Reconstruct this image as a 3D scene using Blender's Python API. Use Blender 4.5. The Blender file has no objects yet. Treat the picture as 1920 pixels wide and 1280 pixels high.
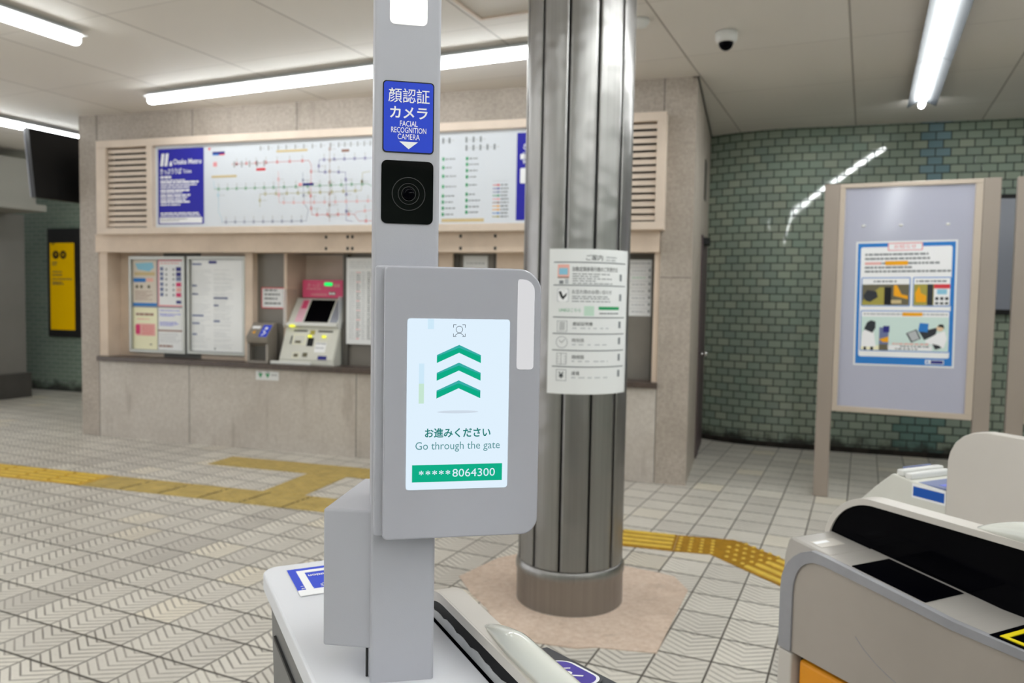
import bpy, bmesh, math, random
from math import sin, cos, pi, radians, sqrt, atan2, floor
from mathutils import Matrix, Vector

random.seed(7)
scn = bpy.context.scene
COL = scn.collection

# ------------------------------------------------------------------ camera, world, exposure
cam_d = bpy.data.cameras.new('camera')
cam_d.sensor_width = 36.0
cam_d.lens = 36.0 * 1447.1 / 1920.0
cam_d.clip_start = 0.02
cam_d.clip_end = 100
cam = bpy.data.objects.new('camera', cam_d)
COL.objects.link(cam)
rt = Vector((0.95627317, 0.2919236, 0.01795091))
up = Vector((-0.03336649, 0.04791388, 0.99829401))
fw = Vector((-0.29056548, 0.95524074, -0.05555923))
cam.matrix_world = Matrix(((rt.x, up.x, -fw.x, 0), (rt.y, up.y, -fw.y, 0), (rt.z, up.z, -fw.z, 1.42), (0, 0, 0, 1)))
cam_d.dof.use_dof = True
cam_d.dof.focus_distance = 0.93
cam_d.dof.aperture_fstop = 6.8
scn.camera = cam

world = bpy.data.worlds.new('world')
scn.world = world
world.use_nodes = True
world.node_tree.nodes['Background'].inputs[0].default_value = (0.95, 0.97, 1.0, 1)
world.node_tree.nodes['Background'].inputs[1].default_value = 0.55

scn.view_settings.view_transform = 'Standard'
scn.view_settings.look = 'None'
scn.view_settings.gamma = 1
scn.view_settings.exposure = 1.88
scn.view_settings.use_curve_mapping = False
TUBE = 16.5            # radiance of every fluorescent tube in the hall

GA = -0.13263          # the floor and ceiling grid is turned a little against the ticket booth
GX = Vector((cos(GA), sin(GA), 0))
GY = Vector((-sin(GA), cos(GA), 0))
CEIL = 3.11


def grid(gx, gy, z=0):
    return GX * gx + GY * gy + Vector((0, 0, z))


# ------------------------------------------------------------------ materials
def lin(c):
    return c / 12.92 if c <= 0.04045 else ((c + 0.055) / 1.055) ** 2.4


def hx(h):
    return tuple(lin(int(h[i:i + 2], 16) / 255) for i in (0, 2, 4)) + (1,)


MATS = {}


def new_mat(name):
    m = bpy.data.materials.new(name)
    m.use_nodes = True
    MATS[name] = m
    return m, m.node_tree, m.node_tree.nodes['Principled BSDF']


class NT:
    """small helper around a node tree"""
    def __init__(s, nt):
        s.nt = nt

    def n(s, t, **kw):
        x = s.nt.nodes.new(t)
        for k, v in kw.items():
            setattr(x, k, v)
        return x

    def put(s, v, sock):
        if hasattr(v, 'is_output') or isinstance(v, bpy.types.NodeSocket):
            s.nt.links.new(v, sock)
        else:
            sock.default_value = v

    def m(s, op, a, b=0.0, c=0.0, clamp=False):
        x = s.n('ShaderNodeMath', operation=op, use_clamp=clamp)
        s.put(a, x.inputs[0])
        s.put(b, x.inputs[1])
        if len(x.inputs) > 2:
            s.put(c, x.inputs[2])
        return x.outputs[0]

    def mix(s, f, a, b):
        x = s.n('ShaderNodeMix', data_type='RGBA')
        s.put(f, x.inputs[0])
        s.put(a, x.inputs[6])
        s.put(b, x.inputs[7])
        return x.outputs[2]

    def noise(s, vec, scale, detail=3, rough=0.55):
        x = s.n('ShaderNodeTexNoise')
        if vec is not None:
            s.put(vec, x.inputs['Vector'])
        x.inputs['Scale'].default_value = scale
        x.inputs['Detail'].default_value = detail
        x.inputs['Roughness'].default_value = rough
        return x.outputs['Fac']

    def ramp(s, f, stops):
        x = s.n('ShaderNodeValToRGB')
        s.put(f, x.inputs[0])
        e = x.color_ramp.elements
        while len(e) < len(stops):
            e.new(0.5)
        for k, (p, c) in enumerate(stops):
            e[k].position = p
            e[k].color = c
        return x.outputs[0]

    def step(s, v, lo, hi):
        x = s.n('ShaderNodeMapRange', interpolation_type='SMOOTHSTEP')
        s.put(v, x.inputs[0])
        x.inputs[1].default_value = lo
        x.inputs[2].default_value = hi
        return x.outputs[0]

    def bump(s, h, strength=0.3, dist=0.01):
        x = s.n('ShaderNodeBump')
        s.put(h, x.inputs['Height'])
        x.inputs['Strength'].default_value = strength
        x.inputs['Distance'].default_value = dist
        return x.outputs[0]

    def obj(s):
        return s.n('ShaderNodeTexCoord').outputs['Object']

    def xyz(s, v):
        x = s.n('ShaderNodeSeparateXYZ')
        s.put(v, x.inputs[0])
        return x.outputs

    def vec(s, x, y, z=0.0):
        c = s.n('ShaderNodeCombineXYZ')
        s.put(x, c.inputs[0])
        s.put(y, c.inputs[1])
        s.put(z, c.inputs[2])
        return c.outputs[0]

    def white(s, v):
        x = s.n('ShaderNodeTexWhiteNoise', noise_dimensions='3D')
        s.put(v, x.inputs[0])
        return x.outputs


def paint(name, col, rough=0.45, metal=0.0, spec=0.5, noise=0.05, nscale=6.0, bump=0.0, bscale=400, coat=0.0):
    """painted / plastic surface with a faint unevenness"""
    m, nt, b = new_mat(name)
    t = NT(nt)
    c = hx(col) if isinstance(col, str) else col
    co = t.obj()
    f = t.noise(co, nscale, 4)
    dk = tuple(x * (1 - noise * 2) for x in c[:3]) + (1,)
    lt = tuple(min(1, x * (1 + noise)) for x in c[:3]) + (1,)
    t.put(t.ramp(f, [(0.3, dk), (0.7, lt)]), b.inputs['Base Color'])
    b.inputs['Roughness'].default_value = rough
    b.inputs['Metallic'].default_value = metal
    b.inputs['Specular IOR Level'].default_value = spec
    b.inputs['Coat Weight'].default_value = coat
    b.inputs['Coat Roughness'].default_value = 0.05
    if bump:
        t.put(t.bump(t.noise(co, bscale, 2), bump, 0.001), b.inputs['Normal'])
    return m


def ink(name, col, rough=0.5):
    m, nt, b = new_mat(name)
    b.inputs['Base Color'].default_value = hx(col)
    b.inputs['Roughness'].default_value = rough
    b.inputs['Specular IOR Level'].default_value = 0.3
    return m


def glow(name, col, strength):
    m, nt, b = new_mat(name)
    b.inputs['Base Color'].default_value = (0.003, 0.003, 0.003, 1)
    b.inputs['Roughness'].default_value = 0.25
    b.inputs['Specular IOR Level'].default_value = 0.1
    b.inputs['Emission Color'].default_value = hx(col)
    b.inputs['Emission Strength'].default_value = strength if name.startswith('tube') else strength * 0.272
    return m


# paints
paint('lilac_metal', 'AFAFB6', 0.42, 0.0, 0.4, 0.015, 3, 0.12, 900)
paint('lilac_gloss', 'ABABB3', 0.16, 0.0, 0.5, 0.01, 3)
paint('cover_white', 'D9DADF', 0.45, 0.0, 0.4, 0.015, 3, 0.12, 900)
paint('gate_beige', 'A69D93', 0.42, 0.0, 0.5, 0.03, 4)
paint('gate_light', 'C9C3BB', 0.38, 0.0, 0.5, 0.02, 4)
paint('gate_top', 'B4AFA9', 0.3, 0.25, 0.5, 0.03, 4)
paint('gate_trim', '98989C', 0.4, 0.2, 0.5, 0.06, 12)
paint('gate_dark', '6A6A6A', 0.45, 0.1, 0.5, 0.05, 8)
paint('black_gloss', '030306', 0.08, 0.0, 0.04, 0.0, 4)
paint('camera_glass', '030305', 0.05, 0.0, 0.5, 0.0, 4)
paint('black_matt', '0B0B0D', 0.5, 0.0, 0.4, 0.1, 8)
paint('charcoal', '2A2A2B', 0.5, 0.0, 0.4, 0.05, 8)
paint('slate', '2E3038', 0.3, 0.0, 0.5, 0.05, 8)
paint('orange_pad', 'E8970C', 0.45, 0.0, 0.4, 0.03, 8)
paint('lamp_plastic', 'D9DAD2', 0.12, 0.0, 0.5, 0.01, 4, coat=0.6)
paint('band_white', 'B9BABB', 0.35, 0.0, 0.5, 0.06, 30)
paint('cream_metal', 'DCCBBB', 0.5, 0.0, 0.4, 0.05, 3)
paint('cream_beam', 'DAC6B3', 0.5, 0.0, 0.4, 0.07, 3)
paint('grey_panel', '7D7770', 0.42, 0.15, 0.5, 0.06, 2.5)
paint('dark_strip', '55524D', 0.5, 0.0, 0.4, 0.06, 5)
paint('window_dark', '86817A', 0.25, 0.1, 0.5, 0.05, 3)
paint('counter_stone', '544740', 0.35, 0.0, 0.5, 0.14, 40)
paint('sign_metal', 'A1958B', 0.4, 0.25, 0.5, 0.02, 2)
paint('sign_frame', 'C3B5A6', 0.4, 0.2, 0.5, 0.02, 2)
paint('sign_board', 'B4B5C6', 0.12, 0.0, 0.5, 0.012, 2)
paint('screen_grey', '8E919C', 0.3, 0.0, 0.5, 0.01, 2)
paint('soffit_grey', '918E86', 0.5, 0.0, 0.4, 0.03, 2)
paint('shutter_grey', '85817D', 0.5, 0.1, 0.4, 0.04, 2)
paint('dark_base', '4E4B48', 0.6, 0.0, 0.4, 0.1, 4)
paint('door_brown', '56474A', 0.45, 0.0, 0.4, 0.05, 4)
paint('machine_white', 'D6D5CC', 0.4, 0.0, 0.5, 0.02, 6)
paint('machine_pink', 'E0507C', 0.4, 0.0, 0.5, 0.02, 6)
paint('machine_pale', 'E8B7C6', 0.4, 0.0, 0.5, 0.05, 6)
paint('reader_steel', '8F8880', 0.35, 0.3, 0.5, 0.04, 6)
paint('case_alu', 'B9BAB4', 0.35, 0.4, 0.5, 0.02, 6)
paint('white_plastic', 'DFDFDC', 0.35, 0.0, 0.5, 0.01, 6)
paint('fixture_white', 'E6E8E8', 0.35, 0.0, 0.5, 0.01, 6)
paint('fixture_wing', '15181B', 0.6, 0.0, 0.1, 0.01, 6)
paint('chrome', 'D8D8D8', 0.15, 1.0, 0.5, 0.01, 6)
paint('grime', '2B2622', 0.75, 0.0, 0.3, 0.35, 9)
paint('yellow_rubber', 'DDBB4A', 0.5, 0.0, 0.4, 0.06, 20)
paint('yellow_band', 'CFA640', 0.55, 0.0, 0.4, 0.1, 20)
paint('yellow_dark', 'A97C16', 0.55, 0.0, 0.4, 0.1, 20)
paint('yellow_dull', 'BFA660', 0.55, 0.0, 0.4, 0.12, 10)
paint('paper', 'E6E7E8', 0.35, 0.0, 0.5, 0.008, 3)
paint('paper_gloss', 'E8E9E9', 0.15, 0.0, 0.5, 0.008, 3)
# inks
for n_, c_ in dict(ink_black='16171B', ink_dark='33363C', ink_grey='7F8387', ink_lightgrey='B9BCBF', ink_blue='1E3C9C', ink_navy='2B2C7E',
                   ink_white='F0F0F2', ink_sky='2D7BC8', ink_cyan='8FC8E0', ink_red='D8404A', ink_pink='E79AA0', ink_green='2E9A62',
                   ink_lightgreen='BFD9C8', ink_orange='F0A818', ink_yellow='E8D414', ink_purple='4B3E9C', ink_salmon='EDB4A8',
                   ink_skin='E7C9A4', ink_mint='CFE3DD', ink_photo='6B6552', ink_olive='A79C4A', ink_cream='F0ECCB', ink_rose='E9B0AA',
                   ink_magenta='D83C72', ink_slate='6F79A0', ink_lilac='6E78D8', ink_brown='9A7468', ink_stickerblue='2444CC',
                   ink_royal='0C52AE', ink_tan='CDB98C', ink_sandpale='D9CFC2').items():
    ink(n_, c_)
for n_ in ('slate', 'cyan', 'green', 'olive', 'pink', 'red', 'purple', 'brown', 'grey', 'lightgrey'):
    src = MATS['ink_' + n_].node_tree.nodes['Principled BSDF'].inputs['Base Color'].default_value
    ink('map_' + n_, 'FFFFFF')
    MATS['map_' + n_].node_tree.nodes['Principled BSDF'].inputs['Base Color'].default_value = tuple(0.55 * a + 0.45 * 0.56 for a in src[:3]) + (1,)
# things that give off light
glow('tube_light', 'FBFFFF', TUBE)
glow('tube_bare', 'FBFFFF', TUBE * 0.30)
glow('screen_white', 'DFF0FD', 1.0)
glow('screen_green', '00B48C', 0.9)
glow('screen_teal', '3BB9B4', 0.85)
glow('screen_ink', '5E9A9E', 0.9)
glow('screen_inkgreen', '1F827A', 0.9)
glow('screen_grey_ui', '5E6872', 0.8)
glow('screen_soft', 'D2DFEC', 0.95)
glow('screen_palegreen', 'C8E8D4', 0.97)
glow('screen_paleblue', 'CDE8F8', 1.0)
glow('lamp_window', 'FBFAF4', 1.2)
glow('lamp_strip', 'E8E8EA', 0.85)
glow('led_green', '20F070', 1.2)
glow('led_yellow', 'F2F24A', 1.2)
glow('map_white', 'E9EFF4', 0.13)
MATS['map_white'].node_tree.nodes['Principled BSDF'].inputs['Base Color'].default_value = hx('C8CCD2')
glow('sign_yellow', 'E8B800', 0.22)
MATS['sign_yellow'].node_tree.nodes['Principled BSDF'].inputs['Base Color'].default_value = hx('D8AA06')
glow('map_blue', '3A38B4', 0.10)
MATS['map_blue'].node_tree.nodes['Principled BSDF'].inputs['Base Color'].default_value = hx('302F96')


def mat_floor():
    m, nt, b = new_mat('floor_tile')
    t = NT(nt)
    co = t.obj()
    x, y, z = t.xyz(co)
    u = t.m('DIVIDE', t.m('ADD', x, 3.32), 0.217)
    v = t.m('DIVIDE', t.m('SUBTRACT', y, 2.11), 0.2343)
    iu, iv = t.m('FLOOR', u), t.m('FLOOR', v)
    fu, fv = t.m('FRACT', u), t.m('FRACT', v)
    eu = t.m('MINIMUM', fu, t.m('SUBTRACT', 1.0, fu))
    ev = t.m('MINIMUM', fv, t.m('SUBTRACT', 1.0, fv))
    joint = t.m('MINIMUM', t.step(eu, 0.010, 0.026), t.step(ev, 0.013, 0.034))          # 0 in the joint
    chev = t.m('ADD', fv, t.m('MULTIPLY', t.m('ABSOLUTE', t.m('SUBTRACT', fu, 0.5)), -0.60))
    ph = t.m('FRACT', t.m('MULTIPLY', chev, 6.0))
    dph = t.m('ABSOLUTE', t.m('SUBTRACT', ph, 0.5))
    groove = t.step(dph, 0.03, 0.16)                                                    # 0 in the groove
    groove = t.m('MAXIMUM', groove, t.m('SUBTRACT', 1.0, t.step(eu, 0.02, 0.05)))
    h = t.m('MULTIPLY', joint, t.m('ADD', 0.25, t.m('MULTIPLY', groove, 0.75)))
    rnd = t.white(t.vec(iu, iv, 0.0))[0]
    rnd2 = t.white(t.vec(iu, t.m('FLOOR', t.m('DIVIDE', iv, 9.0)), 4.0))[0]
    big = t.noise(co, 0.55, 3)
    base = t.ramp(rnd, [(0.0, hx('D2CDC4')), (0.5, hx('DCD7CD')), (0.9, hx('E1DCD2')), (0.965, hx('E8E0CF'))])
    base = t.mix(t.m('MULTIPLY', t.step(rnd2, 0.80, 0.9), 0.3), base, hx('A09B96'))
    base = t.mix(t.m('MULTIPLY', t.step(big, 0.5, 0.72), 0.28), base, hx('B0ABA5'))
    dirt = t.noise(co, 3.0, 4)
    fine = t.noise(co, 60.0, 2)
    base = t.mix(t.m('MULTIPLY', t.step(fine, 0.45, 0.75), 0.1), base, hx('8F877E'))
    gcol = t.mix(t.step(dirt, 0.35, 0.65), hx('7F776E'), hx('5E564E'))
    gstr = t.m('ADD', 0.55, t.m('MULTIPLY', t.step(dirt, 0.3, 0.65), 0.35))
    col = t.mix(t.m('MULTIPLY', t.m('SUBTRACT', 1.0, groove), gstr), base, gcol)
    col = t.mix(t.m('SUBTRACT', 1.0, joint), col, hx('4E4841'))
    t.put(col, b.inputs['Base Color'])
    b.inputs['Roughness'].default_value = 0.42
    b.inputs['Specular IOR Level'].default_value = 0.35
    t.put(t.bump(h, 0.6, 0.004), b.inputs['Normal'])
    return m


def mat_ceiling():
    m, nt, b = new_mat('ceiling_panel')
    t = NT(nt)
    co = t.obj()
    x, y, z = t.xyz(co)
    u = t.m('DIVIDE', t.m('ADD', x, 4.32), 1.043)
    v = t.m('DIVIDE', t.m('SUBTRACT', y, 4.385), 1.043)
    fu, fv = t.m('FRACT', u), t.m('FRACT', v)
    eu = t.m('MINIMUM', fu, t.m('SUBTRACT', 1.0, fu))
    ev = t.m('MINIMUM', fv, t.m('SUBTRACT', 1.0, fv))
    su, sv = t.step(eu, 0.002, 0.008), t.step(ev, 0.001, 0.006)
    seam = t.m('MULTIPLY', su, t.m('ADD', 0.55, t.m('MULTIPLY', sv, 0.45)))
    rnd = t.white(t.vec(t.m('FLOOR', u), t.m('FLOOR', v), 1.0))[0]
    base = t.ramp(rnd, [(0.0, hx('E2DCD4')), (1.0, hx('E8E3DC'))])
    col = t.mix(seam, hx('A19A92'), base)
    t.put(col, b.inputs['Base Color'])
    b.inputs['Roughness'].default_value = 0.6
    t.put(t.bump(seam, 0.5, 0.006), b.inputs['Normal'])
    return m


def mat_tile(name, w, hgt, cols, grout, blue=None, blue_block=None, u_shift=0.0, gw=0.055, refl=0.045):
    """glazed brick tile laid in running bond; UV in metres"""
    m, nt, b = new_mat(name)
    t = NT(nt)
    uv = t.n('ShaderNodeUVMap').outputs[0]
    U, V, _ = t.xyz(uv)
    r = t.m('DIVIDE', V, hgt)
    ir = t.m('FLOOR', r)
    fr = t.m('FRACT', r)
    sh = t.m('MULTIPLY', t.m('FLOORED_MODULO', ir, 2.0), 0.5)
    c = t.m('ADD', t.m('DIVIDE', t.m('SUBTRACT', U, u_shift), w), sh)
    ic = t.m('FLOOR', c)
    fc = t.m('FRACT', c)
    er = t.m('MULTIPLY', t.m('MINIMUM', fr, t.m('SUBTRACT', 1.0, fr)), hgt / w)
    ec = t.m('MINIMUM', fc, t.m('SUBTRACT', 1.0, fc))
    face = t.m('MINIMUM', t.step(er, gw * 0.45, gw), t.step(ec, gw * 0.45, gw))
    rnd = t.white(t.vec(ic, ir, 2.0))[0]
    base = t.ramp(rnd, [(k / (len(cols) - 1), hx(q)) for k, q in enumerate(cols)])
    uc = t.m('ADD', t.m('MULTIPLY', t.m('SUBTRACT', t.m('ADD', ic, 0.5), sh), w), u_shift)
    if blue is not None:
        k = t.m('LESS_THAN', t.m('ABSOLUTE', t.m('SUBTRACT', uc, blue)), 0.075)
        base = t.mix(k, base, t.ramp(rnd, [(0, hx('6C8890')), (1, hx('7D979F'))]))
    if blue_block is not None:
        k = t.m('LESS_THAN', t.m('ABSOLUTE', t.m('SUBTRACT', uc, blue_block)), 0.2)
        k = t.m('MULTIPLY', k, t.m('LESS_THAN', V, 0.66))
        base = t.mix(k, base, hx('5F807A'))
    grime = t.noise(t.vec(U, V, 0.0), 1.2, 4)
    base = t.mix(t.m('MULTIPLY', t.step(grime, 0.45, 0.75), 0.2), base, hx('6B6A60'))
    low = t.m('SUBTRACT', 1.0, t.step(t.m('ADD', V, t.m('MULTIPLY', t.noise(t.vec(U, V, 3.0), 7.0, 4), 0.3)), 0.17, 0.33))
    col = t.mix(face, hx(grout), base)
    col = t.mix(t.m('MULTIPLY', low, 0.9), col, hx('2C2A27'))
    t.put(col, b.inputs['Base Color'])
    t.put(t.m('ADD', t.m('MULTIPLY', t.m('SUBTRACT', 1.0, face), 0.5), refl), b.inputs['Roughness'])
    wob = t.noise(t.vec(U, V, 7.0), 5.0, 2)
    hh = t.m('ADD', face, t.m('MULTIPLY', wob, 0.35))
    t.put(t.bump(hh, 0.35, 0.004), b.inputs['Normal'])
    return m


def mat_stone(name, a, b_, c_, stain='7E7468', scale=1.0, st=0.35):
    m, nt, b = new_mat(name)
    t = NT(nt)
    co = t.obj()
    x, y, z = t.xyz(co)
    n1 = t.noise(co, 38 * scale, 5, 0.75)
    n2 = t.noise(co, 2.1 * scale, 4, 0.6)
    streak = t.noise(t.vec(t.m('MULTIPLY', x, 9.0), t.m('MULTIPLY', y, 9.0), t.m('MULTIPLY', z, 1.1)), 1.0, 4)
    col = t.ramp(n1, [(0.3, hx(a)), (0.5, hx(b_)), (0.72, hx(c_))])
    col = t.mix(t.m('MULTIPLY', t.step(n2, 0.42, 0.7), 0.30), col, hx(stain))
    col = t.mix(t.m('MULTIPLY', t.step(streak, 0.58, 0.72), st), col, hx(stain))
    t.put(col, b.inputs['Base Color'])
    b.inputs['Roughness'].default_value = 0.5
    t.put(t.bump(n1, 0.1, 0.003), b.inputs['Normal'])
    return m


def mat_steel():
    m, nt, b = new_mat('brushed_steel')
    t = NT(nt)
    co = t.obj()
    x, y, z = t.xyz(co)
    st = t.noise(t.vec(t.m('MULTIPLY', x, 60.0), t.m('MULTIPLY', y, 60.0), t.m('MULTIPLY', z, 0.8)), 1.0, 3)
    blot = t.noise(co, 2.4, 3)
    low = t.step(z, 1.15, 0.75)
    col = t.ramp(st, [(0.3, hx('908E8C')), (0.7, hx('9A9896'))])
    col = t.mix(t.m('MULTIPLY', low, 0.0), col, hx('8F8578'))
    t.put(col, b.inputs['Base Color'])
    b.inputs['Metallic'].default_value = 1.0
    t.put(t.m('ADD', 0.28, t.m('MULTIPLY', blot, 0.16)), b.inputs['Roughness'])
    hh = t.m('ADD', t.m('MULTIPLY', t.noise(co, 5.0, 2), 1.0), t.m('MULTIPLY', st, 0.006))
    t.put(t.bump(hh, 0.5, 0.022), b.inputs['Normal'])
    return m


def mat_glass():
    m, nt, b = new_mat('clear_acrylic')
    b.inputs['Base Color'].default_value = (0.9, 0.92, 0.95, 1)
    b.inputs['Roughness'].default_value = 0.05
    b.inputs['Alpha'].default_value = 0.3
    return m


mat_floor()
mat_ceiling()
mat_tile('green_tile', 0.1275, 0.0755, ['87968B', '949F8F', '8C9D8F', '9FA796', '89988C'], '25302B', blue=1.60, blue_block=1.58)
mat_tile('green_tile_far', 0.16, 0.06, ['869A8B', '90A393', '82988A'], 'A9B4AB', gw=0.05, refl=0.4)
mat_stone('terrazzo', '9B9186', 'ADA297', 'BDB3A8', '857A6E')
mat_stone('terrazzo_dado', 'B8AFA6', 'C3BBB2', 'CEC7BF', '998D82', 0.8, 0.5)
mat_stone('pink_screed', 'C9B09C', 'D9C3B1', 'E6D5C6', '9A8470', 0.9)
mat_steel()
mat_glass()


# ------------------------------------------------------------------ mesh helpers
def tag(o, label=None, cat=None, group=None, kind=None):
    if label:
        o['label'] = label
    if cat:
        o['category'] = cat
    if group:
        o['group'] = group
    if kind:
        o['kind'] = kind
    return o


def mesh_obj(name, verts, faces, mats, parent=None, fm=None, loc=(0, 0, 0), rz=0.0, smooth=False):
    me = bpy.data.meshes.new(name)
    me.from_pydata([tuple(v) for v in verts], [], faces)
    if isinstance(mats, str):
        mats = [mats]
    for k in mats:
        me.materials.append(MATS[k])
    if fm:
        me.polygons.foreach_set('material_index', fm)
    if smooth:
        me.polygons.foreach_set('use_smooth', [True] * len(me.polygons))
    me.update()
    o = bpy.data.objects.new(name, me)
    COL.objects.link(o)
    o.location = loc
    o.rotation_euler = (0, 0, rz)
    if parent:
        o.parent = parent
    return o


def bevel(o, w, seg=2):
    md = o.modifiers.new('bevel', 'BEVEL')
    md.width = w
    md.segments = seg
    md.limit_method = 'ANGLE'
    md.angle_limit = radians(40)
    return o


def empty(name, loc, rz=0.0):
    o = bpy.data.objects.new(name, None)
    COL.objects.link(o)
    o.location = loc
    o.rotation_euler = (0, 0, rz)
    o.empty_display_size = 0.1
    return o


def soft(o, deg=30):
    """smooth shading that keeps edges sharper than deg"""
    me = o.data
    me.polygons.foreach_set('use_smooth', [True] * len(me.polygons))
    me.set_sharp_from_angle(angle=radians(deg))
    return o


class MB:
    def __init__(s):
        s.v, s.f, s.m = [], [], []

    def add(s, vs, fs, mi=0):
        k = len(s.v)
        s.v += [tuple(p) for p in vs]
        s.f += [tuple(i + k for i in f) for f in fs]
        s.m += [mi] * len(fs)
        return s

    def box(s, x0, x1, y0, y1, z0, z1, mi=0):
        x0, x1 = sorted((x0, x1))
        y0, y1 = sorted((y0, y1))
        z0, z1 = sorted((z0, z1))
        vs = [(x0, y0, z0), (x1, y0, z0), (x1, y1, z0), (x0, y1, z0), (x0, y0, z1), (x1, y0, z1), (x1, y1, z1), (x0, y1, z1)]
        return s.add(vs, [(3, 2, 1, 0), (4, 5, 6, 7), (0, 1, 5, 4), (1, 2, 6, 5), (2, 3, 7, 6), (3, 0, 4, 7)], mi)

    def prism(s, pts, a0, a1, axis='x', mi=0):
        """pts are 2D; axis x: (y,z) extruded in x; axis y: (x,z); axis z: (x,y)"""
        ar = sum(pts[i][0] * pts[(i + 1) % len(pts)][1] - pts[(i + 1) % len(pts)][0] * pts[i][1] for i in range(len(pts)))
        if ar < 0:
            pts = pts[::-1]
        f = {'x': lambda p, a: (a, p[0], p[1]), 'y': lambda p, a: (p[0], a, p[1]), 'z': lambda p, a: (p[0], p[1], a)}[axis]
        n = len(pts)
        vs = [f(p, a0) for p in pts] + [f(p, a1) for p in pts]
        up_ = a1 > a0
        if axis == 'y':
            up_ = not up_
        fs = [tuple(range(n))[::-1], tuple(range(n, 2 * n))] + [(i, (i + 1) % n, n + (i + 1) % n, n + i) for i in range(n)]
        if not up_:
            fs = [q[::-1] for q in fs]
        return s.add(vs, fs, mi)

    def ring(s, outer, inner, a0, a1, axis='x', mi=0):
        """open strip between two polylines with the same count, extruded"""
        f = {'x': lambda p, a: (a, p[0], p[1]), 'y': lambda p, a: (p[0], a, p[1]), 'z': lambda p, a: (p[0], p[1], a)}[axis]
        n = len(outer)
        vs = [f(p, a0) for p in outer] + [f(p, a0) for p in inner] + [f(p, a1) for p in outer] + [f(p, a1) for p in inner]
        fs = []
        for i in range(n - 1):
            o0, o1, i0, i1 = i, i + 1, n + i, n + i + 1
            fs += [(o0, o1, i1, i0), (2 * n + o0, 2 * n + i0, 2 * n + i1, 2 * n + o1), (o0, 2 * n + o0, 2 * n + o1, o1), (i0, i1, 2 * n + i1, 2 * n + i0)]
        fs += [(0, n, 3 * n, 2 * n), (n - 1, 3 * n - 1, 4 * n - 1, 2 * n - 1)]
        bm = bmesh.new()
        vm = [bm.verts.new(v) for v in vs]
        for q in fs:
            bm.faces.new([vm[k] for k in q])
        bmesh.ops.recalc_face_normals(bm, faces=bm.faces)
        bm.verts.index_update()
        out = [tuple(v.index for v in q.verts) for q in bm.faces]
        bm.free()
        return s.add(vs, out, mi)

    def lathe(s, prof, c=(0, 0), seg=48, a0=0.0, a1=2 * pi, mi=0, cap=True):
        full = abs(a1 - a0 - 2 * pi) < 1e-6
        n = seg if full else seg + 1
        vs = []
        for (r, z) in prof:
            for i in range(n):
                a = a0 + (a1 - a0) * i / seg
                vs.append((c[0] + r * sin(a), c[1] - r * cos(a), z))
        fs = []
        for j in range(len(prof) - 1):
            for i in range(seg):
                k = (i + 1) % n
                fs.append((j * n + i, j * n + k, (j + 1) * n + k, (j + 1) * n + i))
        if cap and full:
            fs.append(tuple(range(n))[::-1])
            fs.append(tuple(range((len(prof) - 1) * n, len(prof) * n)))
        return s.add(vs, fs, mi)

    def tube(s, p, q, r, seg=12, mi=0):
        p, q = Vector(p), Vector(q)
        d = (q - p).normalized()
        a = d.orthogonal().normalized()
        b = d.cross(a)
        vs = []
        for e in (p, q):
            for i in range(seg):
                t_ = 2 * pi * i / seg
                vs.append(e + a * r * cos(t_) + b * r * sin(t_))
        fs = [(i, (i + 1) % seg, seg + (i + 1) % seg, seg + i) for i in range(seg)]
        fs += [tuple(range(seg))[::-1], tuple(range(seg, 2 * seg))]
        return s.add(vs, fs, mi)

    def ball(s, c, rx, ry, rz, seg=12, rings=6, half=False, mi=0):
        vs, fs = [], []
        lo = 0.0 if half else -pi / 2
        for j in range(rings + 1):
            e = lo + (pi / 2 - lo) * j / rings
            for i in range(seg):
                a = 2 * pi * i / seg
                vs.append((c[0] + rx * cos(e) * cos(a), c[1] + ry * cos(e) * sin(a), c[2] + rz * sin(e)))
        for j in range(rings):
            for i in range(seg):
                k = (i + 1) % seg
                fs.append((j * seg + i, j * seg + k, (j + 1) * seg + k, (j + 1) * seg + i))
        return s.add(vs, fs, mi)

    def build(s, name, mats, parent=None, loc=(0, 0, 0), rz=0.0, smooth=False, bev=0.0, seg=2):
        o = mesh_obj(name, s.v, s.f, mats, parent, s.m, loc, rz, smooth)
        if bev:
            bevel(o, bev, seg)
        return o


def bx(name, x0, x1, y0, y1, z0, z1, mat, parent=None, bev=0.0, loc=(0, 0, 0), rz=0.0):
    return MB().box(x0, x1, y0, y1, z0, z1).build(name, mat, parent, loc, rz, bev=bev)


def rr_pts(x0, y0, x1, y1, r, seg=6):
    """rounded rectangle; r is one radius or four (bottom-left, bottom-right, top-right, top-left)"""
    if not isinstance(r, (tuple, list)):
        r = (r,) * 4
    out = []
    for (cx, cy, a, q) in ((x0 + r[0], y0 + r[0], pi, r[0]), (x1 - r[1], y0 + r[1], 1.5 * pi, r[1]),
                           (x1 - r[2], y1 - r[2], 0, r[2]), (x0 + r[3], y1 - r[3], 0.5 * pi, r[3])):
        n = seg if q > 1e-5 else 0
        for i in range(n + 1):
            t_ = a + (pi / 2) * (i / n if n else 0)
            out.append((cx + q * cos(t_), cy + q * sin(t_)))
    return out


_glyph = {}


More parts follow.
